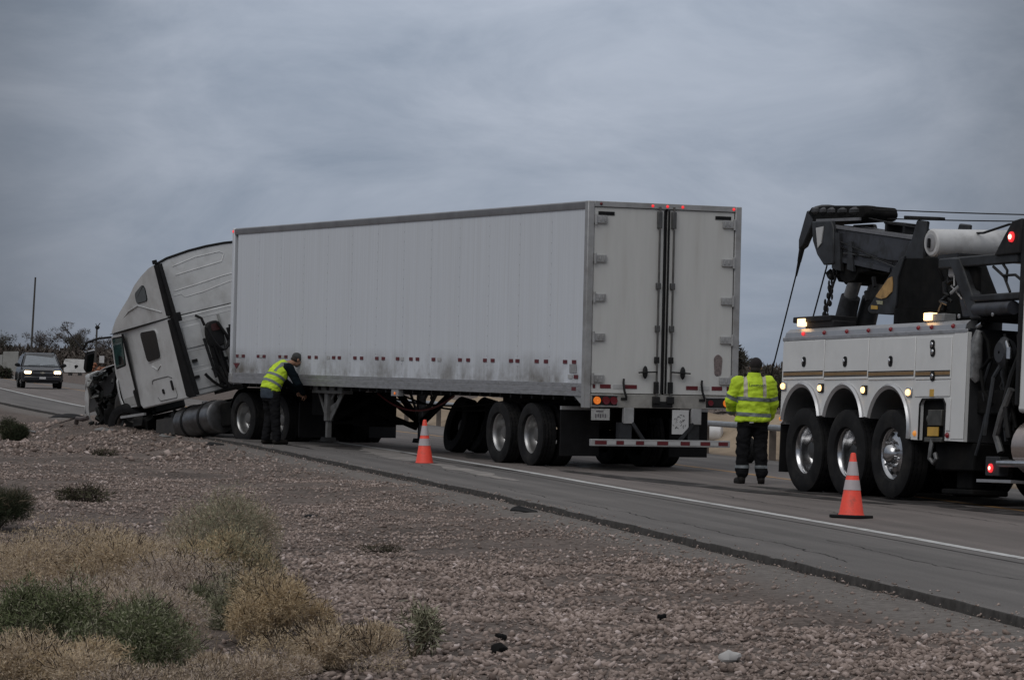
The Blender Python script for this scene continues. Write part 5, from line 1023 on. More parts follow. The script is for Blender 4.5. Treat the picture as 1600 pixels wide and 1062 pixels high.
def band(me, name, planes, m, parent, off=.004):
    """strip of a garment between two planes [(point, normal)], lifted off it"""
    bm = bmesh.new(); bm.from_mesh(me)
    for p, n in planes:
        bmesh.ops.bisect_plane(bm, geom=bm.verts[:]+bm.edges[:]+bm.faces[:], plane_co=p, plane_no=n, clear_outer=True)
    bm.normal_update()
    for v in bm.verts: v.co += v.normal*off
    o = bpy.data.meshes.new(name); bm.to_mesh(o); bm.free(); o.polygons.foreach_set('use_smooth', [True]*len(o.polygons)); o.materials.append(m); return link(name, o, parent)
def hand(b, wrist, d, palm_n, side, curl=.5, s_=1.0):
    """palm, four fingers of unequal length and a thumb; d = along the hand, palm_n = out of the palm"""
    d = Vector(d).normalized(); n = Vector(palm_n); n = (n-d*n.dot(d)).normalized(); x = d.cross(n)*side; w_ = Vector(wrist)
    for k in range(4): b.limb([w_+x*(k-1.5)*.008, w_+d*.085*s_+x*(k-1.5)*.021*s_], [.016*s_, .0125*s_], 8, 3)
    for k, L in enumerate((.068, .078, .072, .056)):
        p = w_+d*.085*s_+x*(1.5-k)*.0215*s_; pts = [p]; dd = d.copy()
        for j in range(3):
            dd = (dd*math.cos(curl)+n*math.sin(curl)).normalized(); p = p+dd*L*s_*(.42, .33, .25)[j]; pts.append(p)
        b.limb(pts, [.0100*s_, .0095*s_, .0088*s_, .0075*s_], 8, 3)
    p = w_+d*.025*s_+x*.03*s_; b.limb([p, p+(d*.6+x*.7+n*.2).normalized()*.045*s_, p+(d*.85+x*.55+n*.45).normalized()*.085*s_], [.013*s_, .011*s_, .009*s_], 8, 3)
def head(b, c, M, s_=1.0):
    """skull, jaw, nose, ears, brow, lips; M turns the face (+y forward) where it looks"""
    def P(x, y, z): return Vector(c)+M @ (Vector((x, y, z))*s_)
    def E(p, r): b.ell(P(*p), [q*s_ for q in r], 16, 10, M)
    E((0, -.008, .03), (.075, .095, .092)); E((0, .03, -.03), (.060, .068, .085)); E((0, .062, -.078), (.032, .03, .028))
    b.limb([P(0, .092, .015), P(0, .112, -.018)], [.011*s_, .016*s_], 8, 3)
    for q in (-1, 1):
        E((q*.078, -.005, -.005), (.010, .022, .034)); E((q*.030, .078, .028), (.022, .012, .010)); E((q*.04, .066, -.02), (.024, .02, .022))
    E((0, .092, -.047), (.024, .012, .009))
def eyes(parent, c, M, s_=1.0):
    for q in (-1, 1):
        b = MB(); b.ell(Vector(c)+M @ Vector((q*.031*s_, .083*s_, .010*s_)), (.012*s_, .009*s_, .008*s_), 8, 6, M); b.build('eye', mat('eye_white', (.5, .48, .45), .3), parent)
        b = MB(); b.ell(Vector(c)+M @ Vector((q*.031*s_, .0905*s_, .010*s_)), (.006*s_, .004*s_, .006*s_), 8, 6, M); b.build('pupil', DARK, parent)
def text_on(me_parent, s, size, M, m, name='lettering', shear=.2, bold=.02):
    cu = bpy.data.curves.new('t', 'FONT'); cu.body = s; cu.size = size; cu.shear = shear; cu.offset = bold*size; cu.extrude = .002; cu.align_x = 'CENTER'
    o = bpy.data.objects.new('t', cu); COL.objects.link(o); dg = bpy.context.evaluated_depsgraph_get(); me = bpy.data.meshes.new_from_object(o.evaluated_get(dg)); bpy.data.objects.remove(o)
    me.name = name; me.materials.clear(); me.materials.append(m); return link(name, me, me_parent, M)

# --- man standing behind the tow truck, seen from behind (x right, y away from us, z up)
pr = thing('person', 'man seen from behind in hi-vis yellow jacket and dark cap beside the tow truck', 'person', frame((3.50, 51.5, 0), 8) @ RZ(90) @ RZ(-90))
M0 = Matrix.Rotation(rad(6), 3, 'Z')
pr.matrix_world = T((3.40, 50.5, .003)) @ RZ(6) @ Matrix.Scale(.985, 4)
hd = Vector((.03, .03, 1.655)); HM = Matrix.Rotation(rad(-14), 3, 'Z') @ Matrix.Rotation(rad(-8), 3, 'X')
legs = {-1: [(-.10, 0, .93), (-.135, .02, .50), (-.15, -.015, .09)], 1: [(.10, 0, .93), (.125, .025, .50), (.13, -.01, .09)]}
armL = [(-.215, .0, 1.435), (-.325, .04, 1.17), (-.27, .25, 1.02)]; armR = [(.215, .0, 1.435), (.285, .03, 1.16), (.27, .17, .94)]
def torso(b, g=0):
    R_ = []
    for z, wx_, wy_, yo in ((.86, .175, .125, 0), (.98, .175, .125, 0), (1.10, .165, .118, .005), (1.24, .19, .125, .01), (1.36, .205, .125, .01), (1.45, .175, .10, .01), (1.50, .085, .075, .015)):
        R_.append([Vector(((wx_+g)*math.cos(2*math.pi*j/24), yo+(wy_+g)*math.sin(2*math.pi*j/24), z)) for j in range(24)])
    b.ring(R_)
b = MB(); torso(b); b.limb([(0, .01, 1.46), hd+Vector((0, -.015, -.05))], [.062, .055]); head(b, hd, HM)
for s_ in (-1, 1):
    b.limb(legs[s_], [.085, .06, .042]); a_ = armL if s_ < 0 else armR; b.limb(a_, [.062, .045, .032]); L = legs[s_][2]
    b.limb([(L[0], L[1]-.03, .05), (L[0]+s_*.02, L[1]+.15, .035)], [.04, .035])
hand(b, armL[2], (.35, .8, -.2), (.8, -.1, .4), 1, .5); hand(b, armR[2], (-.1, .35, -.9), (-.9, .2, 0), -1, .4)
me = solid(b, .0085, 'body', 1); me.materials.append(SKIN); body = link('body', me, pr); eyes(pr, hd, HM)
b = MB(); R_ = []
for z, wx_, wy_, yo in ((.885, .245, .185, 0), (.90, .258, .20, 0), (.95, .252, .195, 0), (1.05, .24, .185, .0), (1.2, .238, .178, .0), (1.34, .242, .17, .005), (1.44, .215, .15, .01), (1.51, .13, .11, .012), (1.535, .095, .095, .015)):
    R_.append([Vector((wx_*math.cos(2*math.pi*j/28), yo+wy_*math.sin(2*math.pi*j/28), z)) for j in range(28)])
b.ring(R_)
for a_ in (armL, armR): b.limb(a_[:2]+[tuple(Vector(a_[1]).lerp(Vector(a_[2]), .86))], [.112, .088, .074])
me = solid(b, .010, 'jacket', 2, .021, 3, 7.5); me.materials.append(HIVIS); jk = link('jacket', me, pr)
for z in (.985, 1.205): band(me, 'reflective_band', [((0, 0, z+.026), (.04, 0, 1)), ((0, 0, z-.026), (-.04, 0, -1)), ((-.252 if z > 1.1 else -1, 0, 0), (-1, 0, 0)), ((.252, 0, 0), (1, 0, 0))], SILVER, jk)
for a_ in (armL, armR):
    d_ = (Vector(a_[1])-Vector(a_[0])).normalized(); p = Vector(a_[0]).lerp(Vector(a_[1]), .80); sx_ = -1 if a_ is armL else 1
    band(me, 'reflective_band', [(p+d_*.027, d_), (p-d_*.027, -d_), ((sx_*.225, 0, 0), (-sx_, 0, 0))], SILVER, jk)
for x in (-.135, .135): band(me, 'shoulder_band', [((x+.026, 0, 0), (1, 0, 0)), ((x-.026, 0, 0), (-1, 0, 0)), ((0, 0, 1.235), (0, 0, -1)), ((0, .08, 0), (0, 1, 0))], PALEBAND, jk)
b = MB(); b.lathe([(0, .105), (.055, .092), (.066, .088), (.055, .08), (0, .09)], (.005, .012, 1.515), (.04, .03, 1), 24); b.build('collar', HIVIS, jk, 60)
text_on(jk, 'Luwmnan', .062, T((.01, -.205, 1.385)) @ Matrix.Rotation(rad(80), 4, 'X'), mat('jacket_print', (.02, .035, .045), .7))
MB().box(-.085, -.028, -.212, -.2, .868, .884).build('hem_tag', PAPER, jk)
b = MB(); b.ring([[Vector((wx_*math.cos(2*math.pi*j/24), wy_*math.sin(2*math.pi*j/24), z)) for j in range(24)] for z, wx_, wy_ in ((.80, .19, .14), (.90, .205, .155), (1.0, .19, .15))])
for s_ in (-1, 1):
    L = legs[s_]; b.limb([L[0], L[1], (L[2][0], L[2][1], .20)], [.122, .100, .088]); b.limb([(L[1][0], L[1][1]-.02, .52), (L[2][0], L[2][1]-.01, .17)], [.098, .092])
me = solid(b, .010, 'trousers', 2, .020, 7, 7); me.materials.append(CLOTH_D); tz = link('trousers', me, pr)
band(me, 'ankle_band', [((0, 0, .268), (0, 0, 1)), ((0, 0, .226), (0, 0, -1))], mat('ankle_silver', (.16, .175, .185), .5, var=.1), tz)
for s_ in (-1, 1):
    L = legs[s_]; b = MB(); b.limb([(L[0][0]*0+L[2][0], L[2][1], .2), (L[2][0], L[2][1]+.0, .08)], [.068, .060]); b.limb([(L[2][0]+s_*.0, L[2][1]-.035, .055), (L[2][0]+s_*.035, L[2][1]+.185, .045)], [.052, .047]); b.limb([(L[2][0], L[2][1]-.03, .028), (L[2][0]+s_*.035, L[2][1]+.18, .028)], [.05, .05])
    for i, p in enumerate(b.v): b.v[i] = (p[0], p[1], max(p[2], .002))
    me = solid(b, .008, 'boot', 1); me.materials.append(BOOT); link('boot', me, pr)
b = MB()
for i, p in enumerate([(0, -.012, .045)]): b.ell(hd+HM @ Vector(p), (.092, .108, .100), 20, 12, HM)
for q, p in enumerate(b.v):
    l_ = HM.transposed() @ (Vector(p)-hd)
    if l_.z < -.012: l_.z = -.012-(.02 if l_.y < 0 else 0)
    b.v[q] = tuple(hd+HM @ l_)
b.build('cap', CAPMAT, pr, 60)
b = MB(); b.ell(hd+HM @ Vector((0, -.03, -.035)), (.075, .072, .062), 16, 8, HM); b.build('hair', HAIR, pr, 60)

# --- man bending towards the trailer's landing gear, seen from behind and the left (y = the way he faces)
p2 = thing('person', 'man in yellow safety vest bending over beside the trailer wheels', 'person', T((-4.36, 65.6, .064)) @ RZ(-57))
hd2 = Vector((.02, .50, 1.545)); HM2 = Matrix.Rotation(rad(-32), 3, 'X')
lg2 = {-1: [(-.10, .0, .93), (-.13, .05, .50), (-.14, -.02, .09)], 1: [(.10, .0, .93), (.12, .03, .50), (.12, .07, .09)]}
sp = [Vector((0, -.02, .86)), Vector((0, -.03, .98)), Vector((0, .02, 1.12)), Vector((0, .12, 1.27)), Vector((0, .235, 1.40)), Vector((0, .31, 1.475))]
def bent(b, ws, g=0):
    for i in range(1):
        R_ = []
        for k, (c_, (a_, d_)) in enumerate(zip(sp, ws)):
            t = (sp[min(k+1, 5)]-sp[max(k-1, 0)]).normalized(); x = Vector((1, 0, 0)); y = t.cross(x)
            R_.append([c_+x*(a_+g)*math.cos(2*math.pi*j/24)+y*(d_+g)*math.sin(2*math.pi*j/24) for j in range(24)])
        b.ring(R_)
aL2 = [(-.20, .25, 1.40), (-.25, .42, 1.14), (-.12, .62, .98)]; aR2 = [(.20, .25, 1.40), (.26, .40, 1.12), (.15, .60, .93)]
b = MB(); bent(b, [(.165, .12), (.165, .12), (.16, .115), (.185, .12), (.20, .115), (.09, .08)]); b.limb([sp[5]-Vector((0, .03, .02)), hd2+Vector((0, -.045, -.045))], [.062, .055]); head(b, hd2, HM2)
for s_ in (-1, 1):
    b.limb(lg2[s_], [.085, .06, .042]); b.limb(aL2 if s_ < 0 else aR2, [.06, .045, .032]); L = lg2[s_][2]; b.limb([(L[0], L[1]-.03, .05), (L[0]+s_*.01, L[1]+.16, .035)], [.04, .035])
hand(b, aL2[2], (.3, .5, -.7), (.7, -.2, .2), 1, .55); hand(b, aR2[2], (-.2, .5, -.75), (-.7, -.2, 0), -1, .55)
me = solid(b, .0085, 'body', 1); me.materials.append(SKIN); link('body', me, p2); eyes(p2, hd2, HM2)
b = MB(); bent(b, [(.19, .15), (.19, .145), (.18, .14), (.205, .145), (.21, .135), (.10, .09)])
for a_ in (aL2, aR2): b.limb(a_[:2]+[tuple(Vector(a_[1]).lerp(Vector(a_[2]), .93))], [.092, .075, .055])
me = solid(b, .010, 'shirt', 2, .009, 2, 8); me.materials.append(CLOTH_N); link('shirt', me, p2)
b = MB(); sp0 = list(sp); sp[0] = Vector((0, -.03, .985)); bent(b, [(.215, .185), (.215, .182), (.212, .178), (.228, .175), (.205, .155), (.115, .10)]); sp[:] = sp0
me = solid(b, .010, 'vest', 2, .016, 5, 8); me.materials.append(HIVIS); ve = link('vest', me, p2)
up = Vector((0, .52, .85)).normalized()
for k in (1.085, 1.205):
    c_ = Vector((0, .03 if k < 1.15 else .10, k)); band(me, 'reflective_band', [(c_+up*.025, up), (c_-up*.025, -up)], SILVER, ve)
for x in (-.135, .135): band(me, 'shoulder_band', [((x+.026, 0, 0), (1, 0, 0)), ((x-.026, 0, 0), (-1, 0, 0)), (Vector((0, .13, 1.25)), -up)], SILVER, ve)
text_on(ve, 'AFN', .085, T((0, .045, 1.375)) @ Matrix.Rotation(rad(48), 4, 'X'), mat('vest_print', (.28, .34, .03), .7), shear=0)
b = MB(); b.ring([[c_+Vector((a_*math.cos(2*math.pi*j/24), d_*math.sin(2*math.pi*j/24), 0)) for j in range(24)] for c_, a_, d_ in ((Vector((0, -.01, .84)), .205, .165), (Vector((0, -.02, .90)), .205, .17), (Vector((0, -.03, 1.03)), .195, .16))]); me = solid(b, .012, 'shirt_tail', 1, .006); me.materials.append(DENIM); st_ = link('shirt_tail', me, p2)
b = MB(); b.ring([[Vector((a_*math.cos(2*math.pi*j/24), d_*math.sin(2*math.pi*j/24), z)) for j in range(24)] for z, a_, d_ in ((.78, .18, .14), (.88, .195, .155), (.96, .18, .145))])
for s_ in (-1, 1): L = lg2[s_]; b.limb([L[0], L[1], (L[2][0], L[2][1], .12)], [.118, .092, .082])
me = solid(b, .010, 'trousers', 2, .018, 4, 7.5); me.materials.append(CLOTH_D); link('trousers', me, p2)
for s_ in (-1, 1):
    L = lg2[s_]; b = MB(); b.limb([(L[2][0], L[2][1], .16), (L[2][0], L[2][1], .07)], [.058, .055]); b.limb([(L[2][0], L[2][1]-.035, .05), (L[2][0]+s_*.02, L[2][1]+.185, .042)], [.050, .045])
    for i, p in enumerate(b.v): b.v[i] = (p[0], p[1], max(p[2], .002))
    me = solid(b, .008, 'boot', 1); me.materials.append(BOOT); link('boot', me, p2)
b = MB(); b.ell(hd2+HM2 @ Vector((0, -.010, .045)), (.088, .105, .088), 20, 12, HM2)
for q, p in enumerate(b.v):
    l_ = HM2.transposed() @ (Vector(p)-hd2); l_.z = max(l_.z, .012); b.v[q] = tuple(hd2+HM2 @ l_)
b.add([hd2+HM2 @ Vector(p) for p in ((-.07, .075, .022), (.07, .075, .022), (.055, .165, .012), (-.055, .165, .012), (-.07, .075, .034), (.07, .075, .034), (.055, .165, .020), (-.055, .165, .020))], [(0, 3, 2, 1), (4, 5, 6, 7), (0, 1, 5, 4), (1, 2, 6, 5), (2, 3, 7, 6), (3, 0, 4, 7)])
b.build('cap', mat('grey_cap', (.05, .052, .052), .9, var=.2), p2, 60)
b = MB(); b.ell(hd2+HM2 @ Vector((0, -.035, -.012)), (.080, .072, .062), 16, 8, HM2); b.build('hair', HAIR, p2, 60)
b = MB(); b.ell(hd2+HM2 @ Vector((0, .055, -.075)), (.050, .045, .04), 12, 8, HM2); b.build('beard', mat('grey_beard', (.10, .085, .075), .9), p2, 60)
# ------------------------------------------------------------------ dark SUV coming along the near lane (x forward, y left)
sv = thing('suv', 'dark grey SUV with headlamps on driving towards the wreck', 'car', T((-22.62, 172.8, .07)) @ RZ(-90+11) @ Matrix.Diagonal((1, 1, .89, 1)))
b = MB()
def vrings(prof):
    R_ = []
    for x, w0, z0, w1, z1, w2, z2 in prof:
        R_.append([Vector(p) for p in ((x, -w0, z0), (x, -w1, z0+.18), (x, -w1, z1), (x, -w2, z2-.05), (x, -w2*.9, z2), (x, w2*.9, z2), (x, w2, z2-.05), (x, w1, z1), (x, w1, z0+.18), (x, w0, z0))])
    return R_
b.ring(vrings([(-2.5, .85, .55, .93, .95, .90, 1.12), (-2.45, .9, .38, .98, 1.0, .93, 1.16), (1.0, .92, .34, 1.0, 1.0, .95, 1.18), (1.3, .92, .34, 1.0, 1.0, .90, 1.19), (2.25, .9, .36, .98, .93, .78, 1.04), (2.46, .82, .40, .90, .86, .72, .97), (2.54, .74, .46, .80, .80, .66, .92)]))
body = b.build('body', SUVPAINT, sv, 35, bevel=.07)
b = MB()
b.ring([[Vector(p) for p in ((x, -w0, 1.14), (x2, -w1, z), (x2, -w1*.86, z+.07), (x2, w1*.86, z+.07), (x2, w1, z), (x, w0, 1.14))] for x, x2, w0, w1, z in ((-2.45, -2.3, .93, .74, 1.80), (-1.0, -1.0, .95, .76, 1.84), (.1, .1, .95, .76, 1.84), (1.25, .40, .92, .73, 1.78))])
b.build('cabin', SUVPAINT, sv, 35, bevel=.07)
def quad(name, pts, t, m, parent):
    P = [Vector(p) for p in pts]; n = (P[1]-P[0]).cross(P[2]-P[1]).normalized()*t; b = MB(); k = len(P); b.add(P+[p+n for p in P], [tuple(range(k)), tuple(range(k, 2*k))[::-1]]+[(i, k+i, k+(i+1) % k, (i+1) % k) for i in range(k)]); return b.build(name, m, parent)
quad('windscreen', [(1.20, .82, 1.21), (1.20, -.82, 1.21), (.47, -.66, 1.75), (.47, .66, 1.75)], -.02, WINDSCREEN, sv)
for s_ in (-1, 1):
    for a_, b_, c_, d_ in ((.95, .40, -.35, -.35), (-.45, -.45, -1.35, -1.35), (-1.45, -1.45, -2.3, -2.22)): quad('side_window', [(a_, s_*.952, 1.22), (b_, s_*.80, 1.74), (d_, s_*.80, 1.74), (c_, s_*.952, 1.22)], .012*s_, GLASS_D, sv)
    MB().bar((-2.1, s_*.74, 1.93), (.2, s_*.74, 1.93), .04, .04).build('roof_rail', BLACK, sv)
    b = MB(); b.ell((.95, s_*1.10, 1.25), (.07, .13, .10), 12, 8); b.box(.92, .98, min(s_*.95, s_*1.05), max(s_*.95, s_*1.05), 1.17, 1.22); b.build('wing_mirror', BPLAST, sv)
    hl = MB().prism(rpoly([(s_*.48, .80), (s_*.86, .80), (s_*.88, .97), (s_*.48, .93)][::1 if s_ > 0 else -1], .03), 0, 2.40, 2.53).build('headlight', mat('lamp_glass', (.25, .25, .25), .15), sv)
    MB().prism(rrect(min(s_*.54, s_*.85), max(s_*.54, s_*.85), .80, .94, .05), 0, 2.53, 2.545).build('lamp', HEADLIT, hl)
    MB().prism(rrect(s_*.70-.05, s_*.70+.05, .50, .57, .03), 0, 2.555, 2.58).build('fog_lamp', mat('fog_lens', (.3, .3, .28), .2, emis=(1, .8, .6), estr=.25), sv)
    for x in (1.55, -1.45):
        t_ = link('tyre', TY_T, sv, T((x, s_*.86, .40)) @ (RZ(180) if s_ < 0 else Matrix()) @ Matrix.Scale(.79, 4)); link('rim', RIM_S, t_); link('hub', HUB_S, t_)
        b = MB(); b.prism(arc(x, .40, .47, 180, 0)+arc(x, .40, .41, 0, 180), 1, s_*.995-.05, s_*.995+.01); b.build('wheel_arch', BPLAST, sv)
g = MB().prism(rrect(-.46, .46, .72, .98, .03), 0, 2.50, 2.575).build('grille', mat('grille_dark', (.03, .03, .032), .4, .3), sv)
MB().box(2.57, 2.592, -.48, .48, .835, .865).build('grille_bar', CHROME, g); b = MB(); b.prism([(-.12, .83), (-.05, .83), (-.05, .81), (.05, .81), (.05, .83), (.12, .83), (.12, .87), (.05, .87), (.05, .89), (-.05, .89), (-.05, .87), (-.12, .87)], 0, 2.59, 2.605); b.build('emblem', mat('emblem_pale', (.45, .42, .35), .4, .5), g)
MB().box(2.50, 2.64, -.88, .88, .42, .66).build('bumper', SUVPAINT, sv, bevel=.05); MB().box(2.64, 2.655, -.15, .15, .52, .64).build('licence_plate', PAPER, sv)
MB().box(2.3, 2.6, -.75, .75, .30, .42).build('air_dam', BPLAST, sv)
for s_ in (-.35, .35): MB().bar((1.18, s_-.25, 1.245), (1.14, s_+.3, 1.285), .02, .02).build('wiper', BLACK, sv)

# ------------------------------------------------------------------ guard rail and things on the far side of the road
gys = np.arange(40, 122, 2.0); gxs = wx(gys)+FAR_EDGE+.45
gr = thing('guard_rail', 'grey steel guard rail along the sandy bank across the road', 'guard rail', loc=(float(gxs[0]), float(gys[0]), 0))
o0 = Vector((float(gxs[0]), float(gys[0]), 0)); gp = [Vector((float(x), float(y), 0))-o0 for x, y in zip(gxs, gys)]
prof = [(0, -.055), (-.04, -.05), (-.055, -.02), (-.055, .02), (-.04, .05), (0, .055), (.03, .05), (.03, -.05)]
R_ = []
for i, p in enumerate(gp):
    d_ = (gp[min(i+1, len(gp)-1)]-gp[max(i-1, 0)]).normalized(); n_ = Vector((d_.y, -d_.x, 0)); R_.append([p+n_*a_+Vector((0, 0, .60+h_)) for a_, h_ in prof])
MB().ring(R_).build('rail_beam', mat('rail_steel', (.42, .43, .44), .4, .6, var=.12), gr, 20)
pm = MB().box(.0, .12, -.05, .05, 0, .70).mesh('post', 0); pm.materials.append(mat('weathered_post', (.12, .10, .085), .8, var=.3))
for p in gp[::2]: link('post', pm, gr, T((p.x+.02, p.y, -.05)))
def gzp(x, y): return float(gz(np.array([x]), np.array([y]))[0])
dx_, dy_ = 4.42, 70.6
o = tag(MB().lathe([(0, .02), (0, .17), (.02, .185), (.40, .185), (.42, .17), (.42, .02)], (0, 0, .19), (.97, -.2, 0), 24, True).build('drum', mat('white_plastic', (.62, .62, .63), .5, var=.06, dirt=(.35, .3, .26), damt=.4)), 'white plastic drum lying on the sandy bank behind the guard rail', 'drum'); o.location = (3.76, 71.0, gzp(3.97, 70.95)-.04)
o = tag(MB().lathe([(0, .02), (0, .17), (.02, .185), (.28, .185), (.30, .17), (.30, .02)], (0, 0, .17), (.9, .4, 0), 18, True).build('drum', mat('rust_drum', (.11, .07, .05), .8, var=.4)), 'rusty brown drum lying left of the white plastic drum', 'drum'); o.location = (3.42, 71.2, gzp(3.55, 71.3)-.03)

# ------------------------------------------------------------------ plants
def leafmat(name, col, island=.35, rough=.85): return mat(name, col, rough, var=.14, scale=2.2, island=island, spec=.15)
DRYTAN = leafmat('dry_tan_stems', (.50, .405, .30)); DRYGOLD = leafmat('dry_golden_stems', (.54, .42, .265)); DRYPINK = leafmat('dry_mauve_stems', (.47, .395, .345)); SAGE = leafmat('sage_leaves', (.28, .275, .19)); GREEN = leafmat('green_leaves', (.125, .145, .072)); DKGREEN = leafmat('dark_creosote_leaves', (.04, .05, .028)); STEMTAN = leafmat('dry_stems', (.16, .125, .09)); TWIG = leafmat('dark_twigs', (.045, .036, .03)); SCRUB = leafmat('olive_scrub', (.075, .072, .045))
def blades(name, C, D, L, W, m, parent, bend=.25):
    """many thin bent blades: base points C, directions D, lengths L, widths W"""
    n = len(C); D = D/np.linalg.norm(D, axis=1, keepdims=True); up_ = rng.normal(0, 1, (n, 3)); X = np.cross(D, up_); X /= np.linalg.norm(X, axis=1, keepdims=True)+1e-9
    B = rng.normal(0, bend, (n, 3)); mid = C+D*L[:, None]*.55; D2 = D+B; D2 /= np.linalg.norm(D2, axis=1, keepdims=True); tip = mid+D2*L[:, None]*.45; w_ = W[:, None]
    V = np.stack([C-X*w_*.5, C+X*w_*.5, mid-X*w_*.45, mid+X*w_*.45, tip], 1).reshape(-1, 3).astype(np.float32); k = np.arange(n)[:, None]*5
    q = np.concatenate([k+0, k+1, k+3, k+2], 1); t_ = np.concatenate([k+2, k+3, k+4], 1)
    me = bpy.data.meshes.new(name); me.vertices.add(len(V)); me.vertices.foreach_set('co', V.ravel()); lp = np.concatenate([np.concatenate([q, t_], 1).ravel()]).astype(np.int32)
    me.loops.add(len(lp)); me.loops.foreach_set('vertex_index', lp); me.polygons.add(2*n); st = np.empty(2*n, np.int32); st[0::2] = np.arange(n)*7; st[1::2] = np.arange(n)*7+4; me.polygons.foreach_set('loop_start', st)
    me.update(calc_edges=True); me.materials.append(m); o_ = link(name, me, parent); o_['kind'] = 'stuff'; return o_
def bush(label, x, y, r, h, n, mats, seed, L=(.012, .034), W=(.0028, .0055), flat=1.0, name='dry_bush', hollow=.35, group='bushes and weeds on the gravel verge', stems=14, lobes=8, upright=.28, cat='bush'):
    """a bush of several uneven clumps: woody stems and fine twigs or leaves through the volume"""
    global rng
    keep = rng; rng = np.random.default_rng(seed)
    o = thing(name, label, cat, loc=(x, y, gzp(x, y)-.02), group=group)
    lc = np.stack([np.clip(rng.normal(0, r*.46, lobes), -.6*r, .6*r), np.clip(rng.normal(0, r*.46, lobes), -.6*r, .6*r), rng.uniform(.25, .62, lobes)*h], 1); lr = rng.uniform(.28, .50, lobes)*r; lc[0] = (0, 0, h*.55); lr[0] = r*.5
    sb = MB(); 
    for k in range(stems):
        c_ = lc[k % lobes]; e_ = c_*.9+rng.normal(0, 1, 3)*lr[k % lobes]*.3; e_[2] = min(max(e_[2], h*.25), h*.72); m_ = e_*.5+rng.normal(0, .06, 3)*r; m_[2] = abs(m_[2])
        sb.tube([(rng.normal(0, .05)*r, rng.normal(0, .05)*r, -.02), tuple(m_), tuple(e_)], [.010, .007, .003], 5)
    sb.build('stem', TWIG if mats[0][0] in (DKGREEN, SCRUB, TWIG) else STEMTAN, o)
    if n > 2500: n = int(n*3.4); W = (W[0]*.62, W[1]*.62)
    for j, (m, frac) in enumerate(mats):
        k = int(n*frac); li = rng.integers(0, lobes, k) if len(mats) == 1 else rng.choice(lobes, k, p=(lambda p: p/p.sum())(rng.uniform(.15, 1, lobes)))
        u = rng.normal(0, 1, (k, 3)); u /= np.linalg.norm(u, axis=1, keepdims=True); rr = (hollow+(1-hollow)*rng.uniform(0, 1, k)**.6)
        cl = 1+.35*np.sin(u[:, 0]*7+seed)*np.sin(u[:, 1]*6+2*seed)*np.sin(u[:, 2]*5)
        C = lc[li]+u*(rr*cl)[:, None]*lr[li][:, None]*np.array([1, 1, flat*h/r*.82]); C[:, 2] = np.where(C[:, 2] < .0, rng.uniform(0, .10, k)*h, C[:, 2])
        D = u*(1-upright)+np.array([0, 0, upright])+rng.normal(0, .75, (k, 3)); blades('foliage', C, D, rng.uniform(*L, k), rng.uniform(*W, k), m, o)
    k = max(30, int(n*.012)); li = rng.integers(0, lobes, k); u = rng.normal(0, 1, (k, 3)); u[:, 2] = np.abs(u[:, 2]); u /= np.linalg.norm(u, axis=1, keepdims=True)
    C = lc[li]+u*(rng.uniform(.5, 1, k))[:, None]*lr[li][:, None]*np.array([1, 1, h/r*.8]); C[:, 2] = np.maximum(C[:, 2], .02); blades('dead_twig', C, u+rng.normal(0, .5, (k, 3))+np.array([0, 0, .3]), rng.uniform(.05, .13, k), rng.uniform(.003, .006, k), TWIG if k % 2 else STEMTAN, o, .5)
    rng = keep; return o
G1 = 'dry desert bushes in the foreground'
bush('wide tan dry bush at the left edge, behind the green one', -3.0, 24.6, .95, .58, 17000, [(DRYTAN, .7), (DRYGOLD, .3)], 1, group=None)
bush('pale tan dry bush in the middle of the foreground clump', -2.35, 25.6, .62, .46, 11000, [(DRYTAN, .6), (DRYPINK, .4)], 2)
bush('tall grey green bush at the back of the foreground clump', -2.02, 26.9, .60, .80, 15000, [(SAGE, .62), (DRYTAN, .38)], 3, L=(.014, .04))
bush('sage bush leaning right beside the tall grey green bush', -1.95, 25.2, .40, .50, 9000, [(SAGE, .45), (DRYGOLD, .55)], 4, L=(.014, .04))
bush('low mauve grey dry bush between the tan and green bushes', -2.05, 23.6, .50, .42, 9000, [(DRYPINK, .8), (DRYTAN, .2)], 5)
bush('small grey green bush left of the golden tumbleweed', -1.70, 22.2, .32, .40, 9000, [(SAGE, .75), (GREEN, .25)], 6, L=(.012, .034))
bush('round golden tumbleweed bush right of the grey green bush', -1.36, 21.6, .36, .43, 12000, [(DRYGOLD, .75), (DRYTAN, .25)], 7, L=(.012, .034))
bush('bright green leafy bush at the lower left', -2.28, 19.0, .44, .58, 12000, [(GREEN, .8), (SAGE, .2)], 8, L=(.016, .04), W=(.005, .009), hollow=.2)
bush('green leafy bush right of the bright green one at the lower left', -1.95, 18.9, .38, .50, 9000, [(GREEN, .5), (SAGE, .5)], 9, L=(.015, .038), W=(.004, .008))
bush('tan dry bush with feathery tips around the green bushes at lower left', -2.35, 20.9, .95, .50, 20000, [(DRYTAN, .5), (DRYPINK, .5)], 10)
bush('tan dry bush cut off by the lower left corner', -2.35, 17.9, .50, .30, 9000, [(DRYTAN, .6), (DRYGOLD, .4)], 11)
bush('brown dry bush at the bottom below the green bushes', -1.72, 17.6, .42, .20, 8000, [(DRYTAN, .6), (TWIG, .15), (DRYPINK, .25)], 12)
bush('low spreading tan bush in the lower middle of the gravel', -.98, 19.5, .44, .31, 12000, [(DRYTAN, .8), (DRYGOLD, .2)], 13, L=(.012, .03))
bush('low tan bush left of the spreading one at the bottom', -1.28, 18.4, .38, .20, 8000, [(DRYTAN, .65), (DRYPINK, .35)], 14)
bush('yellowish tan dry bush along the bottom edge', -.15, 17.75, .42, .17, 8000, [(DRYGOLD, .5), (DRYTAN, .5)], 15)
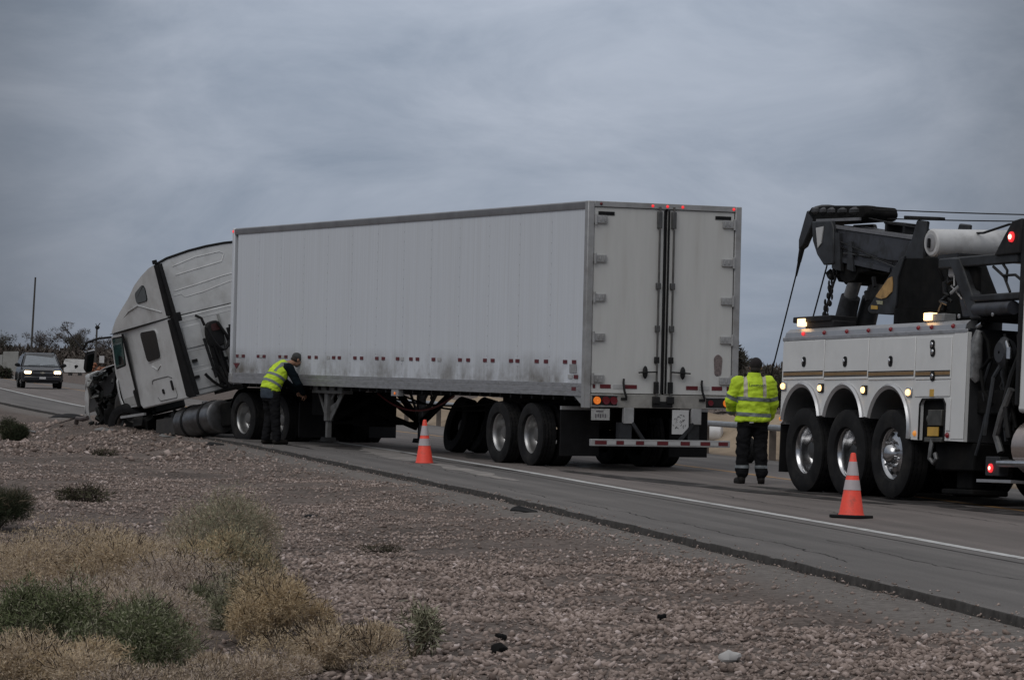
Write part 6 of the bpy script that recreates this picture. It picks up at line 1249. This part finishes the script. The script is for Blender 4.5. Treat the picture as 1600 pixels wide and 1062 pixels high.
bush('sparse twiggy green sprig beside the low tan bush', -.53, 20.6, .17, .34, 700, [(SAGE, .6), (SCRUB, .4)], 16, L=(.03, .10), W=(.004, .009), name='green_sprig', stems=16, lobes=5, cat='plant')
bush('low olive weed at the lower right of the sprig', -.72, 18.2, .22, .10, 900, [(SAGE, .5), (DRYTAN, .5)], 17, name='weed', stems=5, cat='weed')
bush('dark green round bush at the left edge of the gravel', -4.85, 33.9, .36, .46, 15000, [(DKGREEN, .8), (SCRUB, .2)], 18, L=(.02, .05), name='green_bush', hollow=.1, lobes=5)
bush('sparse dark scrub alone on the gravel slope', -4.85, 41.3, .36, .30, 1100, [(SCRUB, .6), (TWIG, .4)], 19, L=(.04, .10), W=(.006, .012), name='dry_scrub', stems=26, flat=.8, lobes=6)
bush('small dark bush near the pavement at the left edge', -9.6, 69.0, .42, .46, 7000, [(DKGREEN, .7), (SCRUB, .3)], 20, L=(.03, .08), W=(.006, .012), name='green_bush', hollow=.1, lobes=5)
bush('dark dead weed tuft in front of the tan bushes', -2.62, 29.6, .13, .13, 500, [(TWIG, 1)], 21, name='weed', cat='weed')
bush('small dark weed left of the ploughed dirt', -6.75, 60.2, .22, .16, 500, [(SCRUB, .5), (TWIG, .5)], 22, L=(.04, .09), W=(.006, .012), name='weed', cat='weed')
bush('flattened dark green weed lying on the middle gravel', -1.10, 32.0, .24, .14, 900, [(SCRUB, .6), (TWIG, .4)], 23, name='weed', flat=.7, cat='weed')
# dark shrubs beyond the guard rail
for k, (x, y, r, h) in enumerate(((4.9, 78, .9, .75), (3.6, 81, 1.0, .8), (2.2, 85, 1.1, .8), (6.2, 76, .9, .9), (6.5, 82, 1.2, 1.0))):
    bush(['dark shrub behind the guard rail, right of the white drum', 'dark shrub behind the guard rail, above the white drum', 'dark shrub behind the guard rail, left of the drums', 'dark shrub beyond the legs of the standing man', 'dark shrub between the standing man and the tow truck'][k], x, y, r, h, 3000, [(TWIG, .5), (DKGREEN, .5)], 40+k, L=(.06, .18), W=(.012, .03), name='shrub', group=None, cat='shrub')

BARK = mat('grey_bark', (.06, .05, .045), .9, var=.3); FARLEAF = leafmat('far_leaves', (.075, .068, .055), .3); FARTWIG = leafmat('far_bare_twigs', (.10, .083, .075), .3)
def tree(label, x, y, h, r, n, seed, m=None, name='desert_tree', group=None, bare=.5, lw=.05, squash=1.0):
    global rng
    keep = rng; rng = np.random.default_rng(seed); o = thing(name, label, 'tree', loc=(x, y, gzp(x, y)-.05), group=group); b = MB(); tips = []
    for k in range(rng.integers(3, 5)):
        a_ = rng.uniform(0, 6.28); sp_ = rng.uniform(.15, .5)*r; p0 = Vector((0, 0, 0)); p1 = Vector((math.cos(a_)*sp_*.4, math.sin(a_)*sp_*.4, h*.35)); p2_ = Vector((math.cos(a_)*sp_, math.sin(a_)*sp_, h*rng.uniform(.6, .82)))
        b.tube([p0, p1, p2_], [h*.022, h*.015, h*.006], 6)
        for j in range(5):
            q = p1.lerp(p2_, rng.uniform(.1, 1)); a2 = rng.uniform(0, 6.28); e_ = q+Vector((math.cos(a2)*r*rng.uniform(.3, .75), math.sin(a2)*r*rng.uniform(.3, .75), h*rng.uniform(.05, .25))); b.tube([q, q.lerp(e_, .5)+Vector((0, 0, h*.03)), e_], [h*.008, h*.005, h*.002], 5); tips += [e_, q.lerp(e_, .6)]
    b.build('trunk', BARK, o); tips = np.array([tuple(t_) for t_ in tips]); cs = rng.uniform(.12, .3, len(tips))*r
    i = rng.integers(0, len(tips), n); u = rng.normal(0, 1, (n, 3)); u /= np.linalg.norm(u, axis=1, keepdims=True); C = tips[i]+u*(rng.uniform(0, 1, n)**.5*cs[i])[:, None]*np.array([1, 1, .7*squash]); C[:, 2] = np.minimum(C[:, 2], h)
    D = u+np.array([0, 0, .5]); blades('crown', C, D, rng.uniform(.12, .4, n)*(.5+lw*6), rng.uniform(.5, 1, n)*lw, m or (FARTWIG if rng.uniform() < bare else FARLEAF), o); rng = keep; return o
# line of bare and evergreen trees on the far left
spots = [(-52.5, 372, 4.2, 2.6), (-49.8, 380, 4.4, 2.2), (-47.0, 388, 5.3, 2.4), (-45.2, 372, 4.6, 1.9), (-43.2, 380, 4.0, 2.4), (-40.2, 380, 4.6, 2.3), (-38.6, 372, 4.9, 1.6), (-36.2, 386, 4.2, 2.0), (-34.4, 384, 4.6, 2.2), (-32.2, 392, 4.2, 2.2), (-30.4, 384, 3.9, 2.4), (-28.4, 380, 3.7, 2.4), (-55.6, 380, 4.6, 2.6), (-58.5, 390, 4.6, 3)]
where = ['above the tan earth bank', 'left of the leaning pole', 'behind the leaning pole', 'right of the leaning pole', 'above the SUV roof, left', 'above the SUV roof, right', 'just right of the SUV', 'between the SUV and the white tank', 'above the white tank, left', 'above the white tank, right', 'behind the truck mirror', 'behind the short lamp post', 'at the left edge of the picture', 'beyond the left edge of the picture']
for k, (x, y, h, r) in enumerate(spots): tree(('bare brown tree ' if k % 3 else 'dark bushy tree ')+where[k], x, y, h, r, 2200, 100+k, FARTWIG if k % 3 else FARLEAF, lw=.055, group='trees along the far left horizon')
b_ = tag(blades('scrub_belt', np.stack([rng.uniform(-62, -22, 26000), rng.uniform(364, 410, 26000), rng.uniform(0, 1, 26000)**1.4*2.5], 1), rng.normal(0, 1, (26000, 3))+np.array([0, 0, .6]), rng.uniform(.3, .9, 26000), rng.uniform(.10, .28, 26000), leafmat('belt_scrub', (.085, .072, .063), .3), None), kind='stuff'); b_.location = (0, 0, -.1)
xb = rng.uniform(6, 75, 26000); b_ = tag(blades('scrub_belt', np.stack([xb, rng.uniform(250, 330, 26000), rng.uniform(0, 1, 26000)**1.4*2.0], 1), rng.normal(0, 1, (26000, 3))+np.array([0, 0, .6]), rng.uniform(.3, .9, 26000), rng.uniform(.10, .28, 26000), leafmat('belt_scrub', (.085, .072, .063), .3), None), kind='stuff')
tree('dark spreading tree beyond the right edge of the trailer', 8.05, 128, 2.5, .72, 1800, 301, FARLEAF, lw=.05)
tree('far hedge tree between the standing man and the tow truck', 16.4, 215, 2.0, 1.5, 1800, 303, FARLEAF, lw=.08); tree('low bushy tree behind the winch rope', 15.6, 205, 1.7, 1.3, 1500, 304, FARLEAF, lw=.08)

o = thing('wheel', 'dark small wheel standing on the road behind the standing man', 'wheel', T((3.98, 60.6, .26)) @ RZ(120) @ Matrix.Scale(.47, 4)); link('tread', TY_T, o); link('hub', HUB_T, o)
# ------------------------------------------------------------------ far left: poles, tank, slabs, sign
POLE = mat('pole_wood', (.06, .055, .05), .9, var=.2)
o = tag(MB().cyl((0, 0, -.3), (.32, 0, 9.1), .11, .08, 10).build('utility_pole', POLE), 'tall plain pole leaning right above the far trees', 'pole'); o.location = (-45.4, 340, 0)
o = thing('lamp_post', 'short lamp post with a small dark head behind the truck mirror', 'lamp post', loc=(-27.95, 242, 0)); MB().cyl((0, 0, -.1), (.07, 0, 3.55), .07, .06, 8).build('post', POLE, o); b = MB(); b.ell((.1, 0, 3.65), (.16, .16, .14), 10, 6); b.bar((.1, 0, 3.7), (.28, 0, 3.95), .05, .05); b.bar((.1, 0, 3.7), (-.02, 0, 3.9), .04, .04); b.build('lamp_head', BLACK, o)
TANKW = mat('tank_pale', (.66, .66, .65), .7, var=.07, dirt=(.25, .24, .22), damt=.5, dscale=1.2)
o = thing('water_tank', 'white box shaped tank with a dark hole standing on the far dirt lot', 'tank', loc=(-38.15, 316, gzp(-38, 316))); MB().prism(rpoly([(-.98, .28), (.95, .28), (1.0, 1.0), (.85, 1.42), (-.9, 1.46), (-1.02, 1.2)], .15), 1, -.7, .7).build('tank_shell', TANKW, o, bevel=.08)
b = MB(); b.ell((.1, -.70, .82), (.18, .04, .12), 10, 6); b.ell((.05, -.70, .72), (.09, .04, .10), 8, 6); b.build('hatch', DARK, o)
for x in (-.5, .35): MB().box(x-.15, x+.15, -.3, .3, -.05, .3).build('leg', mat('dull_leg', (.25, .24, .22), .8, var=.2), o)
for k, (x, h, w_) in enumerate(((-47.2, 1.75, .34), (-46.15, 2.1, .72))):
    o = tag(MB().prism(rpoly([(-w_, 0), (w_, 0), (w_*1.02, h), (-w_*.9, h*.97)], .06), 1, -.2, .2).build('concrete_slab', mat('pale_slab', (.30, .30, .285), .85, var=.1, dirt=(.18, .17, .16), damt=.6, dscale=1.5)), ['narrow pale slab standing left of a wider one by the earth bank', 'wide pale slab standing behind the SUV by the earth bank'][k], 'slab'); o.location = (x, 332, gzp(x, 332)-.05)
o = thing('sign_board', 'white square sign board above the orange brown mound', 'sign', loc=(-27.05, 238, 0)); MB().box(-.16, .16, -.03, .03, 1.28, 1.75).build('board', PAPER, o); MB().box(-.03, .03, .03, .09, 0, 1.3).build('post', POLE, o)
b = MB()
for q in range(60): b.ell((rng.normal(0, .38), rng.normal(0, .3), abs(rng.normal(.45, .28))), (.12, .12, .09), 6, 4)
o = tag(b.build('rubble_mound', mat('orange_rubble', (.26, .11, .06), .9, var=.35, scale=3)), 'orange brown heap of rubble below the white sign board', 'mound'); o.location = (-26.85, 236, .25)
MB0 = MB(); MB0.ell((0, 0, .42), (.55, .5, .5), 14, 8)
bush('dark bush at the far left edge beside the lane', -34.6, 243, 1.0, 1.15, 2500, [(TWIG, .6), (DKGREEN, .4)], 60, L=(.1, .25), W=(.03, .07), name='shrub', cat='shrub')
del MB0

# ------------------------------------------------------------------ small litter
def clod(label, name, x, y, r, m, seed, cat, flat=.5, z=0):
    b = MB(); b.ell((0, 0, r*flat*.6), (r, r*.75, r*flat), 12, 8)
    for i, p in enumerate(b.v):
        q = Vector(p)*(2.2/r)*.5+Vector((seed, 0, 0)); b.v[i] = tuple(Vector(p)*(1+.45*mn.noise(q)))
    o = tag(b.build(name, m, None, 30), label, cat); o.location = (x, y, gzp(x, y)+z); return o
clod('pale grey rock lying alone in the lower right gravel', 'rock', 1.26, 20.3, .062, mat('pale_rock', (.42, .41, .40), .9, var=.15), 1, 'rock', .6)
clod('dark clod on the gravel above two others', 'clod', -.03, 21.75, .04, DARK, 2, 'clod', .8); clod('small dark clod between two others', 'clod', -.04, 21.2, .04, TWIG, 3, 'clod', .7); clod('dark clod nearest the camera below two others', 'clod', -.035, 20.7, .05, DARK, 4, 'clod', .7)
clod('small dark stone right of the middle gravel', 'rock', 1.02, 23.6, .035, DARK, 5, 'rock', .8)
def scrap(label, x, y, l, w_, seed, m=RUBBER, rz=0, z=0, cat='tyre scrap', h=.05):
    A = [(-l/2, -w_/2, 0), (-l/6, -w_*.6, .0), (l/5, -w_*.4, 0), (l/2, -w_*.2, 0)]; B = [(-l/2.4, w_/2, h*.5), (-l/6, w_*.5, h), (l/5, w_*.5, h*.6), (l/2.1, w_*.2, h*.3)]
    o = crumple('tyre_scrap', (A, B), .012, m, None, T((x, y, gzp(x, y)+.015+z)) @ RZ(rz), seed, h*.4); return tag(o, label, cat)
scrap('black strip of torn tyre beside the pavement edge', .17, 40.3, .30, .12, 3, h=.06); scrap('flat dark tyre strip on the gravel left of centre', -2.1, 38.6, .16, .07, 8, h=.02)
scrap('black rubber scrap in the dirt in front of the wrecked nose', -9.25, 76.5, 1.1, .3, 11, h=.08); scrap('dark rubber scrap on the dirt below the tractor', -5.3, 64.5, .4, .15, 12, h=.05)
for k, (x, y, l_) in enumerate(((-8.1, 72.4, .5), (-6.6, 69.5, .35), (-9.9, 74.6, .6), (-7.4, 74.8, .4))):
    scrap(['grey broken plastic piece on the dirt below the cab door', 'grey broken plastic piece on the dirt near the fuel tank', 'grey broken plastic piece left of the wrecked nose', 'grey broken plastic piece just below the wrecked nose'][k], x, y, l_, .18, 40+k, mat('broken_plastic', (.17, .165, .16), .5, var=.4), k*50, h=.06, cat='debris')
o = crumple('crumpled_paper', ([(-.1, -.06, 0), (.1, -.07, .0)], [(-.09, .06, .03), (.11, .05, .05)]), .004, PAPER, None, T((1.0, 58.4, .02)), 4, .04); tag(o, 'white scrap of litter on the road behind the trailer wheels', 'litter')
